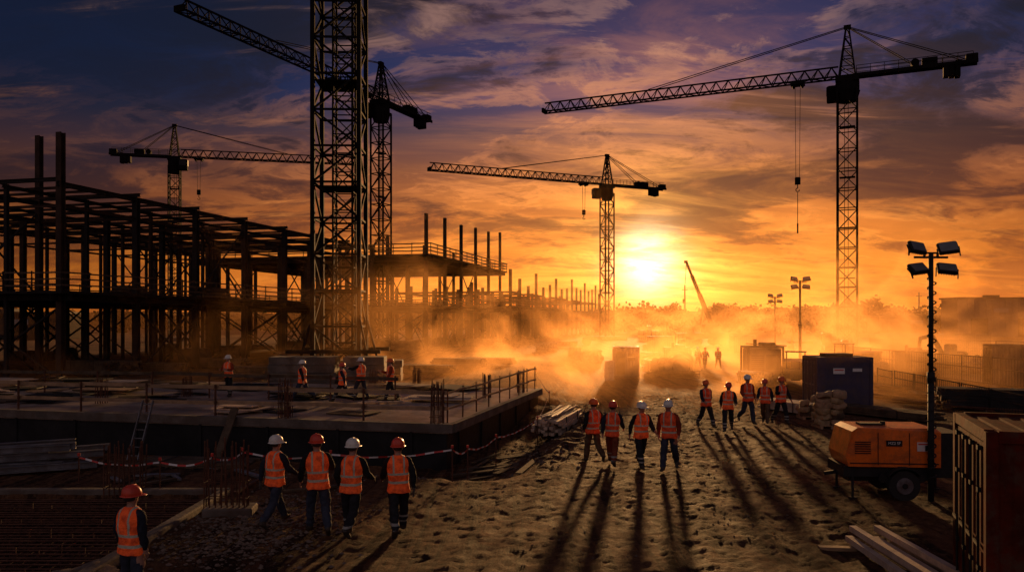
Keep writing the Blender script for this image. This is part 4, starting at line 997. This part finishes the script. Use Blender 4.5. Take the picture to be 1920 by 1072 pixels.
# ------------------------------------------------------------ dust and haze volumes
SD=Vector((.171,1,.0703)).normalized()
def volbox(name,lo,hi,build,rate):
    mb=MB(); c=[(a+b)/2 for a,b in zip(lo,hi)]; mb.box(c,[b-a for a,b in zip(lo,hi)]); m=bpy.data.materials.new(name); m.use_nodes=True; t=NT(m.node_tree); t.N.clear()
    out=t.node('ShaderNodeOutputMaterial'); build(t,out); mb.mats=[m]
    try: m.cycles.volume_step_rate=rate
    except Exception: pass
    return tag(mb.obj(name),kind='stuff')
def dusty(t,out,dens,c,g):
    # scattering plus matching absorption: neutral extinction, orange-brown albedo
    v=t.node('ShaderNodeVolumeScatter'); v.inputs['Color'].default_value=(*c,1); v.inputs['Anisotropy'].default_value=g
    a=t.node('ShaderNodeVolumeAbsorption'); a.inputs['Color'].default_value=(*c,1)
    t.put(v.inputs['Density'],dens); t.put(a.inputs['Density'],dens)
    ad=t.node('ShaderNodeAddShader'); t.L.new(v.outputs[0],ad.inputs[0]); t.L.new(a.outputs[0],ad.inputs[1]); t.L.new(ad.outputs[0],out.inputs['Volume'])
def dust(t,out):
    tc=t.node('ShaderNodeTexCoord').outputs['Object']; sp=t.node('ShaderNodeSeparateXYZ'); t.L.new(tc,sp.inputs[0]); x,y,z=sp.outputs
    mp=t.node('ShaderNodeMapping'); t.L.new(tc,mp.inputs[0]); mp.inputs['Scale'].default_value=(1,.45,1.1); mp.inputs['Rotation'].default_value=(0,.55,0); mp.inputs['Location'].default_value=(4,1,0)
    n=t.noise(mp.outputs[0],.17,6,.66,1.0)
    zp=t.m('MAXIMUM',z,0)
    mlt=t.m('POWER',t.ss(t.m('SUBTRACT',n,t.m('MULTIPLY',zp,.012)),.44,.62),1.5)
    xr=t.m('SUBTRACT',t.m('SUBTRACT',x,t.m('MULTIPLY',y,.171)),7)
    cen=t.m('EXPONENT',t.m('MULTIPLY',t.m('POWER',t.m('DIVIDE',t.m('ABSOLUTE',xr),27),2),-1))
    cen=t.m('MULTIPLY',cen,t.ss(xr,-30,-14,.35,1.0))
    side=t.ss(xr,0,14,1.0,2.1)
    hf=t.m('EXPONENT',t.m('MULTIPLY',zp,-.17)); low=t.m('EXPONENT',t.m('MULTIPLY',zp,-.7))
    e=t.m('MULTIPLY',t.ss(y,32,46),t.ss(y,96,72)); 
    d=t.m('MULTIPLY',t.m('ADD',t.m('MULTIPLY',low,.15),t.m('MULTIPLY',t.m('MULTIPLY',mlt,1.6),hf)),t.m('MULTIPLY',e,t.m('MULTIPLY',side,t.m('ADD',.12,cen))))
    dusty(t,out,t.m('MULTIPLY',d,.050),(1,.53,.20),.70)
volbox('dust_cloud',(-30,32,-.8),(60,96,11),dust,.7)
def haze(t,out): dusty(t,out,.0006,(1,.52,.22),.65)
volbox('haze',(-300,110,-2),(380,350,20),haze,1)

# ------------------------------------------------------------ sky
w=bpy.data.worlds.new('World'); scene.world=w; w.use_nodes=True; t=NT(w.node_tree); bg=t.N['Background']
tc=t.node('ShaderNodeTexCoord').outputs['Generated']; sp=t.node('ShaderNodeSeparateXYZ'); t.L.new(tc,sp.inputs[0]); x,y,z=sp.outputs
dn=t.node('ShaderNodeVectorMath',operation='DOT_PRODUCT'); t.L.new(tc,dn.inputs[0]); dn.inputs[1].default_value=SD; dot=t.m('MAXIMUM',dn.outputs['Value'],0)
azf=t.m('ADD',.12,t.m('MULTIPLY',t.m('POWER',dot,5.0),.93))
zc=t.m('MAXIMUM',z,0)
base=t.ramp(zc,[(0,(.72,.16,.015)),(.06,(.80,.21,.018)),(.12,(.58,.15,.028)),(.18,(.25,.078,.040)),(.23,(.066,.043,.075)),(.27,(.014,.031,.120)),(.5,(.004,.012,.06)),(1,(.006,.01,.035))])
zz=t.m('ADD',zc,.22); cx=t.m('DIVIDE',x,zz); cy=t.m('DIVIDE',y,zz); cv=t.node('ShaderNodeCombineXYZ'); t.put(cv.inputs[0],cx); t.put(cv.inputs[1],cy)
def mapped(rot,sc,loc):
    m_=t.node('ShaderNodeMapping'); t.L.new(cv.outputs[0],m_.inputs[0]); m_.inputs['Rotation'].default_value=(0,0,rad(rot)); m_.inputs['Scale'].default_value=(*sc,1); m_.inputs['Location'].default_value=(*loc,0); return m_.outputs[0]
n1=t.noise(mapped(35,(.75,1.15),(5.3,1.7)),1.25,13,.58,.7)
n2=t.noise(mapped(-52,(.6,2.0),(8.1,2.2)),1.7,14,.64,1.5)
n3=t.noise(mapped(20,(1.6,2.4),(1.1,7.2)),2.3,12,.68,.6)
dark=t.ramp(zc,[(0,(.44,.09,.012)),(.06,(.30,.065,.015)),(.13,(.12,.030,.020)),(.21,(.040,.018,.026)),(.31,(.013,.013,.028)),(1,(.008,.008,.015))])
wisp=t.ramp(zc,[(0,(1.0,.33,.035)),(.08,(1.0,.32,.04)),(.15,(.80,.24,.06)),(.22,(.50,.18,.095)),(.33,(.33,.18,.16)),(1,(.04,.04,.07))])
n4=t.m('ADD',t.m('MULTIPLY',n3,.32),t.m('MULTIPLY',n1,.68))
m1=t.m('MULTIPLY',t.ss(n4,.475,.57),.95)
col=t.mix(m1,base,dark)
m2=t.m('MULTIPLY',t.ss(n2,.55,.72),t.m('ADD',.15,t.m('MULTIPLY',t.ss(n3,.43,.58),.8)))
col=t.mix(m2,col,wisp)
rim=t.m('MULTIPLY',t.m('MULTIPLY',t.ss(n4,.44,.48),t.ss(n4,.53,.48)),t.ss(n3,.42,.58))
col=t.mix(t.m('MULTIPLY',rim,.6),col,wisp)
col=t.scalec(col,azf)
far=t.m('MULTIPLY',t.ss(dot,.94,.78),t.ss(zc,.08,.30))
col=t.mix(t.m('MULTIPLY',far,t.m('SUBTRACT',.85,t.m('MULTIPLY',m2,.6))),col,(.004,.008,.029))
mod=t.m('ADD',.35,t.m('MULTIPLY',t.ss(n2,.38,.60),.9)); mod=t.m('MULTIPLY',mod,t.m('SUBTRACT',1.1,t.m('MULTIPLY',m1,.45))); mod3=t.m('ADD',.5,t.m('MULTIPLY',t.ss(n3,.36,.6),.7))
col=t.addc(col,t.scalec((1,.86,.52),t.m('MULTIPLY',t.m('MULTIPLY',t.m('POWER',dot,1700),2.3),mod3)))
col=t.addc(col,t.scalec((1,.52,.10),t.m('MULTIPLY',t.m('MULTIPLY',t.m('POWER',dot,300),1.1),mod)))
col=t.addc(col,t.scalec((1,.32,.03),t.m('MULTIPLY',t.m('MULTIPLY',t.m('POWER',dot,38),.48),mod)))
east_fill=t.ss(dn.outputs['Value'],.25,-.6); col=t.addc(col,t.scalec((.16,.12,.12),east_fill))  # fill glow added to the unseen sky behind the camera to brighten the workers
sk=t.node('ShaderNodeTexSky'); sk.sky_type='NISHITA'; sk.sun_disc=False; sk.sun_elevation=rad(4.2); sk.sun_rotation=rad(9.7); 
col=t.addc(col,t.scalec(sk.outputs[0],.002))
t.put(bg.inputs[0],col); bg.inputs[1].default_value=1.0

sun=bpy.data.lights.new('sun','SUN'); sun.energy=5; sun.color=(1,.52,.19); sun.angle=rad(2.0)
so=bpy.data.objects.new('sun',sun); COL.objects.link(so); d=Vector((.171,1,.100)).normalized(); so.rotation_euler=d.to_track_quat('Z','Y').to_euler()

cam=bpy.data.cameras.new('camera'); cam.sensor_width=36; cam.lens=28; cam.shift_y=64/1920; cam.clip_end=6000
co=bpy.data.objects.new('camera',cam); COL.objects.link(co); co.location=(0,0,H); co.rotation_euler=(rad(90),0,0); scene.camera=co
scene.view_settings.view_transform='Standard'; scene.view_settings.look='None'; scene.view_settings.exposure=0
